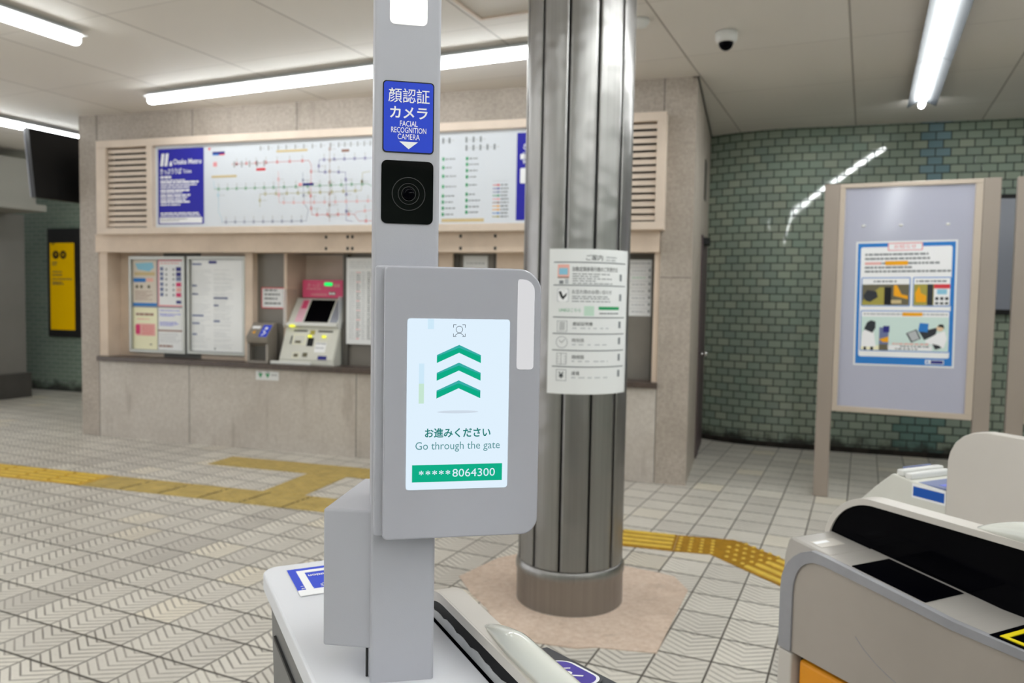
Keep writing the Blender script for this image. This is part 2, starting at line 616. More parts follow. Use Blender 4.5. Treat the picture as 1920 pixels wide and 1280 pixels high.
def glyphs(s, bold=0.0):
    k = (s, bold)
    if k not in _glyph:
        c = bpy.data.curves.new('lettering', 'FONT')
        c.body = s
        c.size = 1.0
        c.offset = bold
        c.resolution_u = 3
        c.dimensions = '2D'
        c.fill_mode = 'FRONT'
        o = bpy.data.objects.new('lettering', c)
        COL.objects.link(o)
        dg = bpy.context.evaluated_depsgraph_get()
        me = bpy.data.meshes.new_from_object(o.evaluated_get(dg))
        vs = [(v.co.x, v.co.y) for v in me.vertices]
        fs = [tuple(p.vertices) for p in me.polygons]
        bpy.data.objects.remove(o)
        bpy.data.curves.remove(c)
        bpy.data.meshes.remove(me)
        _glyph[k] = (vs, fs)
    return _glyph[k]


class Sheet:
    """a flat printed thing in its own plane: x to the right, z up, printed side towards -y"""
    def __init__(s, step=0.0004):
        s.v, s.f, s.m, s.mats, s.dy = [], [], [], [], step

    def mi(s, mat):
        if mat not in s.mats:
            s.mats.append(mat)
        return s.mats.index(mat)

    def raw(s, pts, faces, mat, layer):
        k = len(s.v)
        s.v += [(p[0], -layer * s.dy, p[1]) for p in pts]
        mi = s.mi(mat)
        for f in faces:
            ar = 0
            for i in range(len(f)):
                a, b = pts[f[i]], pts[f[(i + 1) % len(f)]]
                ar += a[0] * b[1] - b[0] * a[1]
            s.f.append(tuple(i + k for i in (f if ar > 0 else f[::-1])))
            s.m.append(mi)

    def poly(s, pts, mat, layer=1):
        s.raw(pts, [tuple(range(len(pts)))], mat, layer)

    def rect(s, x0, z0, x1, z1, mat, layer=1, n=1):
        x0, x1 = sorted((x0, x1))
        z0, z1 = sorted((z0, z1))
        for i in range(n):
            a, b = x0 + (x1 - x0) * i / n, x0 + (x1 - x0) * (i + 1) / n
            s.poly([(a, z0), (b, z0), (b, z1), (a, z1)], mat, layer)

    def rrect(s, x0, z0, x1, z1, r, mat, layer=1):
        s.poly(rr_pts(x0, z0, x1, z1, r), mat, layer)

    def frame(s, x0, z0, x1, z1, w, mat, layer=1, n=1):
        s.rect(x0, z0, x1, z0 + w, mat, layer, n)
        s.rect(x0, z1 - w, x1, z1, mat, layer, n)
        s.rect(x0, z0 + w, x0 + w, z1 - w, mat, layer)
        s.rect(x1 - w, z0 + w, x1, z1 - w, mat, layer)

    def disc(s, x, z, r, mat, layer=1, n=20, rz=None):
        rz = rz or r
        s.poly([(x + r * cos(2 * pi * i / n), z + rz * sin(2 * pi * i / n)) for i in range(n)], mat, layer)

    def circ(s, x, z, r, w, mat, layer=1, n=28, a0=0.0, a1=2 * pi):
        for i in range(n):
            p, q = a0 + (a1 - a0) * i / n, a0 + (a1 - a0) * (i + 1) / n
            s.poly([(x + r * cos(p), z + r * sin(p)), (x + r * cos(q), z + r * sin(q)),
                    (x + (r - w) * cos(q), z + (r - w) * sin(q)), (x + (r - w) * cos(p), z + (r - w) * sin(p))], mat, layer)

    def line(s, pts, w, mat, layer=1):
        for i in range(len(pts) - 1):
            (x0, z0), (x1, z1) = pts[i], pts[i + 1]
            L = math.hypot(x1 - x0, z1 - z0) or 1
            ex, ez = (x1 - x0) / L * w / 2, (z1 - z0) / L * w / 2
            x0, z0, x1, z1 = x0 - ex, z0 - ez, x1 + ex, z1 + ez
            s.poly([(x0 + ez, z0 - ex), (x1 + ez, z1 - ex), (x1 - ez, z1 + ex), (x0 - ez, z0 + ex)], mat, layer)

    def text(s, body, x, z, h, mat, layer=2, width=None, align='L', bold=0.0, rot=0.0):
        """h: height of the lettering's own box; width: squeeze to this width"""
        vs, fs = glyphs(body, bold)
        if not vs:
            return
        x0, x1 = min(p[0] for p in vs), max(p[0] for p in vs)
        y0, y1 = min(p[1] for p in vs), max(p[1] for p in vs)
        sy = h / (y1 - y0)
        sx = width / (x1 - x0) if width else sy
        W = (x1 - x0) * sx
        ox = {'L': 0, 'C': -W / 2, 'R': -W}[align]
        c, n = cos(rot), sin(rot)
        pts = []
        for p in vs:
            a, b = (p[0] - x0) * sx + ox, (p[1] - y0) * sy
            pts.append((x + a * c - b * n, z + a * n + b * c))
        s.raw(pts, fs, mat, layer)

    def dashes(s, x0, x1, z, h, mat, layer=2, lo=0.01, hi=0.03, gap=0.006):
        """a line of lettering too small to read in the photograph"""
        x = x0
        while x < x1 - lo * 0.5:
            w = min(random.uniform(lo, hi), x1 - x)
            s.rect(x, z, x + w, z + h, mat, layer)
            x += w + gap * random.uniform(0.6, 1.6)

    def build(s, name, base, outline, parent=None, loc=(0, 0, 0), rz=0.0, t=0.002, warp=None, rx=0.0):
        """outline: 2D points of the backing sheet (its front face is y = 0)"""
        k = len(s.v)
        n = len(outline)
        s.v += [(p[0], 0.0, p[1]) for p in outline] + [(p[0], t, p[1]) for p in outline]
        mi = s.mi(base)
        ar = sum(outline[i][0] * outline[(i + 1) % n][1] - outline[(i + 1) % n][0] * outline[i][1] for i in range(n))
        idx = list(range(n)) if ar > 0 else list(range(n))[::-1]
        s.f.append(tuple(k + i for i in idx))
        s.f.append(tuple(k + n + i for i in idx[::-1]))
        for a in range(n):
            i, j = idx[a], idx[(a + 1) % n]
            s.f.append((k + j, k + i, k + n + i, k + n + j))
        s.m += [mi] * (n + 2)
        vs = [warp(v) for v in s.v] if warp else s.v
        o = mesh_obj(name, vs, s.f, s.mats, parent, s.m, loc, rz)
        if rx:
            o.rotation_euler = (rx, 0, rz)
        return o


def R4(w, h, x0=0.0, z0=0.0):
    return [(x0, z0), (x0 + w, z0), (x0 + w, z0 + h), (x0, z0 + h)]


# ------------------------------------------------------------------ room shell
o = MB().box(-12, 9, -9, 12, -0.12, 0).build('floor', 'floor_tile', rz=GA)
tag(o, kind='structure')
o = MB().box(-12, 9, -9, 12, CEIL, CEIL + 0.12).build('ceiling', 'ceiling_panel', rz=GA)
tag(o, kind='structure')


def wall_path(name, path, z0, z1, mat, thick, u0=0.0):
    """vertical wall along a plan polyline, UV in metres along it"""
    bm = bmesh.new()
    uvl = bm.loops.layers.uv.new('UVMap')
    us = [u0]
    for i in range(1, len(path)):
        us.append(us[-1] + math.hypot(path[i][0] - path[i - 1][0], path[i][1] - path[i - 1][1]))
    nrm = []
    for i in range(len(path)):
        a, b = path[max(0, i - 1)], path[min(len(path) - 1, i + 1)]
        d = Vector((b[0] - a[0], b[1] - a[1])).normalized()
        nrm.append(Vector((-d.y, d.x)))
    fr = [[bm.verts.new((p[0], p[1], z)) for z in (z0, z1)] for p in path]
    fr2 = [[bm.verts.new((p[0], p[1], z)) for z in (z0, z1)] for p in path]
    bk = [[bm.verts.new((p[0] + n.x * thick, p[1] + n.y * thick, z)) for z in (z0, z1)] for p, n in zip(path, nrm)]
    for i in range(len(path) - 1):
        f = bm.faces.new((fr[i][0], fr[i + 1][0], fr[i + 1][1], fr[i][1]))
        f.smooth = True
        for lp, u, v in zip(f.loops, (us[i], us[i + 1], us[i + 1], us[i]), (z0, z0, z1, z1)):
            lp[uvl].uv = (u, v)
        bm.faces.new((bk[i][0], bk[i][1], bk[i + 1][1], bk[i + 1][0]))
        bm.faces.new((fr2[i][1], fr2[i + 1][1], bk[i + 1][1], bk[i][1]))
        bm.faces.new((fr2[i][0], bk[i][0], bk[i + 1][0], fr2[i + 1][0]))
    bm.faces.new((fr2[0][0], fr2[0][1], bk[0][1], bk[0][0]))
    bm.faces.new((fr2[-1][0], bk[-1][0], bk[-1][1], fr2[-1][1]))
    me = bpy.data.meshes.new(name)
    bm.to_mesh(me)
    bm.free()
    me.materials.append(MATS[mat])
    o = bpy.data.objects.new(name, me)
    COL.objects.link(o)
    return tag(o, kind='structure')


# curved green tile wall on the right; u is measured so that u = X on the straight run
pth = []
for i in range(13):
    t_ = i / 12
    pth.append((-0.62 + 1.0 * t_, 8.0 + 0.36 * (1 - t_) ** 2))
pth += [(1.2, 8.0), (3.0, 8.0), (5.8, 8.0)]
wall_path('wall_right', pth, 0, CEIL, 'green_tile', 0.2, -0.62 - 0.09)
bpts = [(a, b - 0.018) for a, b in pth]
bb = MB()
for i in range(len(pth) - 1):
    (a0, b0), (a1, b1) = bpts[i], bpts[i + 1]
    q = [(a0, b0), (a1, b1), (a1, b1 + 0.016), (a0, b0 + 0.016)]
    bb.prism(q, 0, 0.05, 'z')
tag(bb.build('baseboard_right', 'grime'), kind='structure')
wall_path('wall_left', [(-12.0, 8.56), (-6.3, 8.56)], 0, CEIL, 'green_tile_far', 0.2, 0)
# walls behind the photographer and at the sides
wall_path('wall_back', [(6.0, -7.0), (-12.0, -7.0)], 0, CEIL, 'green_tile_far', 0.2, 0)
wall_path('wall_side', [(5.9, 8.0), (5.9, -7.0)], 0, CEIL, 'green_tile', 0.2, 0)

# ------------------------------------------------------------------ ticket booth (part of the building)
BY = 6.03
b = MB()
b.box(-6.27, -6.05, BY, 8.5, 0, CEIL, 0)                   # left pillar and flank
b.box(-0.655, -0.415, BY, 6.30, 0, CEIL, 0)                # right pillar
b.box(-6.05, -0.655, BY, 6.30, 2.80, CEIL, 0)              # header
b.box(-6.05, -0.655, BY, 6.30, 0, 0.745, 1)                # dado
b.box(-6.05, -0.655, 6.62, 6.70, 0.745, 2.80, 0)           # back of the recess
tag(b.build('wall_front', ['terrazzo', 'terrazzo_dado']), kind='structure')
b = MB()
for x in (-6.052, -4.95, -3.85, -2.75, -1.65, -0.657):     # joints between the stone slabs
    b.box(x - 0.003, x + 0.003, BY - 0.0012, BY + 0.01, 2.83, CEIL)
for x in (-6.052, -5.0, -3.25, -2.55, -1.6, -0.657):
    b.box(x - 0.0025, x + 0.0025, BY - 0.0012, BY + 0.01, 0, 0.745)
b.box(-0.655, -0.415, BY - 0.0012, BY + 0.01, 1.60, 1.605)
tag(b.build('trim_1', 'dark_strip'), kind='structure')
b = MB()
b.box(-0.60, -0.415, 6.30, 7.10, 0, CEIL)
b.box(-0.60, -0.415, 7.95, 8.36, 0, CEIL)
b.box(-0.60, -0.415, 7.10, 7.95, 2.02, CEIL)
tag(b.build('wall_booth_side', 'terrazzo'), kind='structure')
d = bx('door_1', -0.56, -0.402, 7.10, 7.95, 0.01, 2.02, 'door_brown')
tag(d, kind='structure')
h_ = MB()
h_.tube((-0.402, 7.16, 0.955), (-0.365, 7.16, 0.955), 0.012)
h_.ball((-0.352, 7.16, 0.955), 0.024, 0.024, 0.024, 16, 10)
h_.build('door_handle', 'chrome', d, smooth=True)
MB().prism([(-0.4015, 7.20), (-0.4015, 7.52), (-0.36, 7.50), (-0.345, 7.30), (-0.36, 7.20)], 1.94, 2.0, 'z').build('door_closer', 'black_matt', d)
bx('trim_2', -0.425, -0.409, 7.32, 7.50, 2.36, 2.72, 'black_matt')['kind'] = 'structure'
bx('trim_3', -0.45, -0.405, 6.03, 8.30, CEIL - 0.012, CEIL - 0.001, 'charcoal')['kind'] = 'structure'
# counter slab, beam and jambs of the recess
tag(bx('trim_4', -6.045, -0.652, 5.985, 6.60, 0.745, 0.79, 'counter_stone', bev=0.004), kind='structure')
b = MB()
b.box(-6.045, -0.66, 5.99, 6.20, 1.795, 1.958, 0)
b.box(-6.045, -0.66, 5.982, 5.992, 1.955, 1.962, 0)
for x in (-3.53, -3.32, -3.275, -2.28, -1.98):
    for z in (1.925, 1.825):
        b.box(x - 0.011, x + 0.011, 5.987, 5.995, z - 0.013, z + 0.013, 1)
tag(b.build('trim_5', ['cream_beam', 'charcoal']), kind='structure')
b = MB()
b.box(-6.05, -5.95, 6.035, 6.62, 0.79, 1.80, 0)            # left jamb
b.box(-5.95, -4.44, 6.20, 6.24, 0.79, 1.80, 0)             # board behind the notice cases
b.box(-4.465, -4.385, 6.14, 6.24, 0.79, 1.80, 0)           # mullion
b.box(-5.43, -5.00, 6.196, 6.205, 0.79, 1.80, 1)           # grey strip
b.box(-4.385, -4.075, 6.22, 6.26, 0.79, 1.80, 2)           # steel panel by the reader
b.box(-4.09, -4.06, 6.20, 6.55, 0.79, 1.80, 0)             # alcove side
b.box(-4.06, -3.44, 6.52, 6.56, 0.79, 1.80, 3)             # alcove back
b.box(-3.475, -3.425, 6.19, 6.55, 0.79, 1.80, 1)           # dark post
b.box(-3.425, -2.547, 6.22, 6.26, 0.79, 1.80, 2)
b.box(-2.547, -2.415, 6.16, 6.26, 0.79, 1.80, 0)
b.box(-2.415, -2.37, 6.19, 6.26, 0.79, 1.80, 1)
b.box(-2.37, -2.06, 6.22, 6.26, 0.79, 1.80, 2)
b.box(-2.06, -2.026, 6.19, 6.26, 0.79, 1.80, 1)
b.box(-2.026, -1.08, 6.17, 6.26, 0.79, 1.80, 0)
b.box(-0.70, -0.655, 6.05, 6.30, 0.79, 1.80, 0)
tag(b.build('trim_6', ['cream_beam', 'dark_strip', 'grey_panel', 'cream_metal']), kind='structure')
w = bx('window_1', -1.08, -0.70, 6.22, 6.25, 0.79, 1.80, 'window_dark')
tag(w, kind='structure')
MB().box(-0.735, -0.70, 6.17, 6.24, 0.80, 1.795).box(-1.08, -0.735, 6.18, 6.24, 1.76, 1.795).build('window_frame', 'dark_strip', w)

# soffit, shutters and base at the far left
b = MB()
b.box(-12.5, -9.35, 5.0, 6.28, 2.46, 3.0, 0)
b.box(-12.5, -9.30, 4.9, 6.38, 2.39, 2.47, 0)
tag(b.build('trim_7', 'soffit_grey', rz=GA), kind='structure')
b = MB()
b.box(-12.5, -10.1, 5.2, 6.62, 0.32, 2.40, 0)
b.box(-12.5, -10.06, 5.1, 6.66, 0.0, 0.32, 1)
tag(b.build('door_2', ['shutter_grey', 'dark_base'], rz=GA), kind='structure')

# ------------------------------------------------------------------ lights
def batten(gx0, gy0, gx1, gy1, label, group, reflector=False):
    """one fluorescent fixture on the ceiling grid"""
    a, c = grid(gx0, gy0), grid(gx1, gy1)
    mid = (a + c) / 2
    L = (c - a).length
    ang = atan2((c - a).y, (c - a).x)
    r = empty('fluorescent_light', (mid.x, mid.y, CEIL), ang)
    tag(r, label, 'ceiling light', group)
    hl = L / 2 - 0.004
    if reflector:
        prof = [(-0.105, -0.075), (-0.03, -0.035), (0.03, -0.035), (0.105, -0.075), (0.105, -0.068), (0.035, -0.001), (-0.035, -0.001), (-0.105, -0.068)]
        MB().prism(prof, -hl, hl, 'x').build('reflector', 'fixture_wing', r)
        q = MB()
        q.tube((-hl + 0.008, 0, -0.062), (hl - 0.008, 0, -0.062), 0.024, 14)
        q.build('tube', 'tube_light', r, smooth=False)
    else:
        MB().prism([(-0.03, -0.001), (-0.03, -0.030), (-0.085, -0.035), (-0.085, -0.038), (0.085, -0.038), (0.085, -0.035), (0.03, -0.030), (0.03, -0.001)], -hl, hl, 'x').build('housing', 'fixture_white', r)
        q = MB()
        q.prism([(-0.036, -0.0385), (-0.033, -0.070), (-0.020, -0.088), (0.020, -0.088), (0.033, -0.070), (0.036, -0.0385)], -hl + 0.012, hl - 0.012, 'x')
        q.build('tube', 'tube_bare', r)
        bx('end_cap', -hl, -hl + 0.012, -0.028, 0.028, -0.080, -0.0385, 'fixture_white', r)
        bx('end_cap', hl - 0.012, hl, -0.028, 0.028, -0.080, -0.0385, 'fixture_white', r)
    return r


T = 1.268
for k, w_ in enumerate(['first fluorescent tube over the route map, ending above the left louvre', 'second fluorescent tube over the route map, meeting the camera pole',
                        'third fluorescent tube over the route map, running in behind the steel column']):
    batten(-5.63 + T * k, 4.79, -5.63 + T * (k + 1), 4.79, w_, 'bare tubes in a row over the booth')
batten(-4.75, 3.50 - T, -4.75, 3.50, 'fluorescent tube at the upper left whose end shows alone on bare ceiling', 'bare tubes at upper left')
for k in range(1, 8):
    batten(-4.75, 3.50 - T * (k + 1), -4.75, 3.50 - T * k, 'fluorescent tube in the upper left row running on behind the photographer', 'bare tubes at upper left, out of view')
for k, w_ in enumerate(['fluorescent tube left of the hanging display, cut by the photo edge', 'fluorescent tube passing just above the hanging black display',
                        'fluorescent tube hidden behind the booth pillar past the hanging display']):
    batten(-7.75, 5.10 - T + T * k, -7.75, 5.10 + T * k, w_, 'bare tubes over the far left passage')
for k, w_ in enumerate(['fluorescent light with white reflector wings ending before the green wall', 'fluorescent light with white reflector wings at the top right edge']):
    batten(0.3525, 7.185 - T * (k + 1), 0.3525, 7.185 - T * k, w_, 'reflector lights at the right', True)
for k in range(2, 11):
    batten(0.3525, 7.185 - T * (k + 1), 0.3525, 7.185 - T * k, 'reflector light continuing the right row overhead and behind the photographer', 'reflector lights overhead, out of view', True)
for k in range(8):  # unseen row added to brighten the right side and its ceiling
    batten(3.4, 5.9 - T * (k + 1), 3.4, 5.9 - T * k, 'unseen reflector light added as fill, off to the right of the gates', 'added reflector lights off to the right, out of view', True)
for k in range(6):  # unseen row added to fill surfaces facing the camera with light
    batten(-2.2, 1.4 - T * (k + 1), -2.2, 1.4 - T * k, 'fluorescent tube added as unseen fill behind the photographer', 'added bare tubes behind the photographer')

# ------------------------------------------------------------------ ceiling items
r = empty('dome_camera', (-0.185, 5.10, CEIL))
tag(r, 'white security dome camera with black bubble on the ceiling right of the column', 'camera')
MB().lathe([(0.060, -0.001), (0.068, -0.006), (0.068, -0.045), (0.062, -0.062), (0.046, -0.068)]).build('housing', 'white_plastic', r, smooth=True)
q = MB().ball((0, 0, -0.066), 0.046, 0.046, 0.05, 20, 10)
q.build('bubble', 'black_gloss', r, smooth=True)
r = empty('smoke_detector', (-0.672, 4.75, CEIL))
tag(r, 'small white ceiling detector peeking out beside the top of the column', 'detector')
MB().lathe([(0.050, -0.001), (0.052, -0.02), (0.035, -0.045), (0.015, -0.055)]).build('cap', 'white_plastic', r, smooth=True)
b = MB()
hx0, hy0 = -2.195, 3.36
for (x0, x1, y0, y1) in ((0, 0.62, 0, 0.02), (0, 0.62, 0.60, 0.62), (0, 0.02, 0.02, 0.60), (0.60, 0.62, 0.02, 0.60)):
    b.box(hx0 + x0, hx0 + x1, hy0 + y0 + 0.28, hy0 + y1 + 0.28, CEIL - 0.012, CEIL - 0.001)
tag(b.build('trim_8', 'cream_metal', rz=GA), kind='structure')

r = empty('hanging_display', tuple(grid(-7.30, 5.46, 2.30)), GA)
tag(r, 'black hanging display screen below the ceiling at far left behind the booth corner', 'display')
q = MB()
q.prism([(0.0, 0.66), (-0.06, 0.66), (0.03, 0.0), (0.09, 0.0)], -0.62, 0.62, 'y')
q.build('body', 'black_matt', r)
q = MB().prism([(-0.06, 0.66), (-0.075, 0.655), (0.02, 0.005), (0.03, 0.0)], -0.622, 0.622, 'y')
q.build('rear_shell', 'screen_grey', r)  # lighter grey paints the light falling on the display's left edge
q = MB().prism([(0.004, 0.648), (0.0025, 0.648), (0.0905, 0.012), (0.092, 0.012)], -0.60, 0.60, 'y')
q.build('screen', 'black_matt', r)
MB().tube((-0.03, 0.45, 0.6), (-0.03, 0.45, CEIL - 2.30), 0.02).build('bracket', 'charcoal', r)
MB().tube((-0.03, 0.2, 0.6), (-0.03, 0.2, CEIL - 2.30), 0.02).build('bracket', 'charcoal', r)

# ------------------------------------------------------------------ yellow exit guide on the far green wall
r = empty('exit_guide_sign', (-9.425, 8.50, 0.77))
tag(r, 'tall yellow guide sign in a black frame on the green wall at left', 'sign')
MB().box(0, 0.60, 0.0, 0.06, 0, 1.51).build('frame', 'charcoal', r, bev=0.006)
s = Sheet(0.0008)
s.text('←', 0.03, 1.17, 0.06, 'ink_black', 1, bold=0.02)
for x, c_ in ((0.105, '9'), (0.235, '10')):
    s.disc(x, 1.045, 0.058, 'ink_black', 1)
    s.text(c_, x, 1.022, 0.048, 'sign_yellow', 2, align='C', bold=0.01)
for z, w_ in ((0.93, 0.09), (0.90, 0.09), (0.80, 0.17), (0.755, 0.19), (0.70, 0.36), (0.655, 0.17), (0.63, 0.22)):
    s.dashes(0.04, 0.04 + w_, z, 0.018, 'ink_photo', 1, 0.02, 0.06, 0.01)
s.build('sign_face', 'sign_yellow', R4(0.425, 1.21), r, (0.055, -0.006, 0.10), 0, 0.005)

# ------------------------------------------------------------------ route map lightbox
r = empty('route_map_lightbox', (-3.28, 5.90, 1.958))
tag(r, 'long cream lightbox with a railway route map between two louvres, above the ticket counter', 'lightbox')
LB = (3.28, -5.90, -1.958)


def lbx(name, boxes, mats, bev=0.0):
    q = MB()
    for e in boxes:
        q.box(*[e[0] + LB[0], e[1] + LB[0], e[2] + LB[1], e[3] + LB[1], e[4] + LB[2], e[5] + LB[2]], *(e[6:] or (0,)))
    return q.build(name, mats, r, bev=bev)


X0, X1 = -5.938, -0.624
lbx('frame', [(X0, X1, 5.90, 6.028, 2.765, 2.832), (X0, X1, 5.90, 6.028, 1.958, 2.018), (X0, -5.825, 5.90, 6.028, 2.018, 2.765), (-0.692, X1, 5.90, 6.028, 2.018, 2.765),
              (-5.357, -5.295, 5.90, 6.028, 2.018, 2.765), (-1.248, -1.155, 5.90, 6.028, 2.018, 2.765)], 'cream_metal', 0.003)
for (xa, xb) in ((-5.825, -5.357), (-1.155, -0.692)):
    g_ = lbx('louvre', [(xa, xb, 6.012, 6.026, 2.018, 2.765)], 'charcoal')
    q = MB()
    for k in range(14):
        z = 2.03 + k * 0.0525
        q.prism([(5.925, z), (5.99, z + 0.034), (5.99, z + 0.050), (5.925, z + 0.033)], xa + 0.001, xb - 0.001, 'x')
    q.v = [(p[0] + LB[0], p[1] + LB[1], p[2] + LB[2]) for p in q.v]
    q.build('slat', 'cream_metal', g_)
s = Sheet(0.0008)
MX, MZ = -5.295, 2.018
LN = {'map_slate': [[[-4.574, 2.062], [-3.702, 2.062], [-3.69, 2.131], [-3.678, 2.152], [-3.726, 2.216], [-3.739, 2.479]]],
      'map_cyan': [[[-4.658, 2.435], [-4.651, 2.375], [-4.612, 2.363], [-4.606, 2.243], [-4.606, 2.155], [-4.568, 2.089], [-4.568, 2.062]]],
      'map_green': [[[-4.651, 2.359], [-3.984, 2.359], [-3.511, 2.363], [-3.114, 2.368], [-3.069, 2.347]]],
      'map_olive': [[[-4.171, 2.192], [-4.171, 2.304], [-3.511, 2.306], [-3.172, 2.313], [-3.161, 2.462], [-3.092, 2.47]]],
      'map_pink': [[[-3.984, 2.497], [-3.977, 2.226], [-3.678, 2.22], [-3.056, 2.224], [-2.6, 2.224]], [[-3.228, 2.113], [-3.216, 2.134], [-3.055, 2.147], [-2.6, 2.15]]],
      'map_red': [[[-4.463, 2.576], [-4.058, 2.579], [-3.679, 2.582], [-3.655, 2.539], [-3.66, 2.225], [-3.647, 2.114], [-3.239, 2.114], [-3.193, 2.056], [-3.055, 2.055], [-2.6, 2.055]]],
      'map_purple': [[[-2.6, 2.581], [-3.578, 2.584], [-3.583, 2.48], [-3.323, 2.472], [-3.31, 2.218], [-3.315, 2.063], [-3.251, 2.052]]],
      'map_brown': [[[-3.475, 2.72], [-3.475, 2.054]]]}
for m_, ls in LN.items():
    for l_ in ls:
        p2 = [(a - MX, c_ - MZ) for a, c_ in l_]
        s.line(p2, 0.005, m_, 1)
        for i in range(len(p2) - 1):                       # stations along the line
            (xa, za), (xb, zb) = p2[i], p2[i + 1]
            L = math.hypot(xb - xa, zb - za)
            n = int(L / 0.095)
            for k in range(n):
                f_ = (k + 0.5) / n
                x, z = xa + (xb - xa) * f_, za + (zb - za) * f_
                s.rect(x - 0.011, z - 0.014, x + 0.011, z + 0.014, m_, 2)
                if abs(zb - za) > abs(xb - xa):
                    s.dashes(x + 0.018, x + 0.018 + random.uniform(0.03, 0.07), z - 0.006, 0.01, 'map_lightgrey', 2)
                else:
                    s.rect(x - 0.006, z + 0.018, x + 0.006, z + 0.05, 'map_lightgrey', 2)


def chip(x, z, m_='map_grey', w_=0.014, hh=0.04):
    s.rect(x - MX - w_ / 2, z - MZ - hh, x - MX + w_ / 2, z - MZ, m_, 2)
    s.rect(x - MX + w_, z - MZ - hh * 0.6, x - MX + w_ + 0.025, z - MZ - hh * 0.4, 'map_lightgrey', 2)


for x in (-4.164, -4.083, -3.984, -3.904, -3.813, -3.728, -3.644, -3.56, -3.466, -3.389, -3.331, -3.273, -3.209, -3.146, -3.089, -3.02, -2.95, -2.88, -2.80, -2.73):
    chip(x, 2.725)
for x in (-4.437, -4.36, -4.278, -4.202, -4.127):
    chip(x, 2.60, 'map_grey', 0.016, 0.055)
for (xa, za, xb, zb, m_) in ((-4.677, 2.480, -4.412, 2.460, 'ink_tan'), (-4.002, 2.682, -3.692, 2.662, 'ink_tan'), (-3.36, 2.664, -3.287, 2.642, 'ink_brown'), (-4.667, 2.692, -4.537, 2.672, 'ink_navy'),
                             (-4.667, 2.672, -4.59, 2.66, 'ink_sky'), (-4.60, 2.672, -4.537, 2.66, 'ink_red'), (-4.208, 2.532, -4.114, 2.510, 'ink_red'), (-3.739, 2.388, -3.63, 2.368, 'ink_navy'), (-2.435, 2.064, -2.065, 2.037, 'ink_tan'),
                             (-4.66, 2.60, -4.62, 2.56, 'ink_pink'), (-4.71, 2.73, -4.69, 2.71, 'ink_red'), (-3.78, 2.39, -3.745, 2.365, 'ink_pink')):
    s.rect(xa - MX, za - MZ, xb - MX, zb - MZ, m_, 3)
for (xx, zs) in ((-2.425, (2.549, 2.48, 2.41, 2.326, 2.25, 2.20, 2.15, 2.10)), (-2.218, (2.547, 2.50, 2.45, 2.40, 2.335, 2.26, 2.21, 2.16, 2.115))):
    s.line([(xx - MX, zs[0] - MZ), (xx - MX, zs[-1] - MZ)], 0.004, 'ink_lightgreen', 1)
    for z in zs:
        s.rect(xx - MX - 0.01, z - MZ - 0.013, xx - MX + 0.01, z - MZ + 0.013, 'ink_green', 2)
        s.dashes(xx - MX + 0.018, xx - MX + random.uniform(0.07, 0.12), z - MZ - 0.006, 0.01, 'ink_grey', 2)
for x in (-2.428, -2.373, -2.226, -2.165, -2.103):
    chip(x, 2.72, 'ink_grey', 0.016, 0.045)
for x in (-2.225, -2.165, -2.105, -2.045, -1.985):
    chip(x, 2.655, 'ink_grey', 0.016, 0.045)
s.dashes(-1.995 - MX, -1.86 - MX, 2.36 - MZ, 0.004, 'ink_lightgrey', 2)
for k, m_ in enumerate(['ink_red', 'ink_purple', 'ink_slate', 'ink_green', 'ink_pink', 'ink_brown', 'ink_orange', 'ink_orange', 'ink_sky', 'ink_olive']):
    z = 2.325 - k * 0.028
    s.rect(-1.995 - MX, z - MZ, -1.93 - MX, z - MZ + 0.006, m_, 2)
    s.rect(-1.955 - MX, z - MZ - 0.004, -1.94 - MX, z - MZ + 0.010, m_, 3)
    s.dashes(-1.925 - MX, -1.86 - MX, z - MZ - 0.002, 0.011, 'ink_grey', 2)
s.build('map_panel', 'map_white', R4(4.047, 0.747), r, (MX + LB[0], 5.95 + LB[1], MZ + LB[2]), 0, 0.03)


def metro_mark(s, x, z, h, mat, layer):
    """the white M mark: two leaning bars and a dot-like short bar"""
    for k in (0, 0.40):
        s.poly([(x + k * h, z), (x + (k + 0.28) * h, z), (x + (k + 0.42) * h, z + h), (x + (k + 0.14) * h, z + h)], mat, layer)
    s.poly([(x + 0.88 * h, z), (x + 1.16 * h, z), (x + 1.10 * h, z + 0.42 * h), (x + 0.94 * h, z + 0.30 * h)], mat, layer)


s = Sheet(0.0008)
W_, H_ = 0.50, 0.687
metro_mark(s, 0.025, 0.53, 0.115, 'ink_white', 1)
s.text('Osaka Metro', 0.17, 0.543, 0.048, 'ink_white', 1, width=0.31, bold=0.02)
s.text('きっぷうりば', 0.025, 0.455, 0.055, 'ink_white', 1, width=0.235, bold=0.02)
s.text('Tickets', 0.275, 0.462, 0.034, 'ink_white', 1, width=0.095, bold=0.01)
for z, w_, hh in ((0.418, 0.12, 0.022), (0.395, 0.28, 0.010), (0.372, 0.42, 0.018), (0.350, 0.40, 0.012), (0.328, 0.32, 0.012), (0.298, 0.32, 0.018), (0.282, 0.24, 0.010), (0.255, 0.33, 0.016), (0.237, 0.3, 0.011), (0.215, 0.28, 0.013), (0.193, 0.34, 0.016), (0.170, 0.22, 0.012), (0.092, 0.44, 0.013), (0.074, 0.44, 0.010)):
    s.dashes(0.025, 0.025 + w_, z, hh, 'ink_white', 1, 0.03, 0.09, 0.006)
s.rrect(0.015, 0.008, 0.485, 0.062, 0.006, 'ink_white', 1)
s.dashes(0.03, 0.33, 0.042, 0.008, 'ink_grey', 2)
s.dashes(0.03, 0.24, 0.026, 0.006, 'ink_grey', 2)
s.build('information_panel', 'map_blue', R4(W_, H_), r, (-5.262 + LB[0], 5.945 + LB[1], 2.050 + LB[2]), 0, 0.004)
s = Sheet(0.0008)
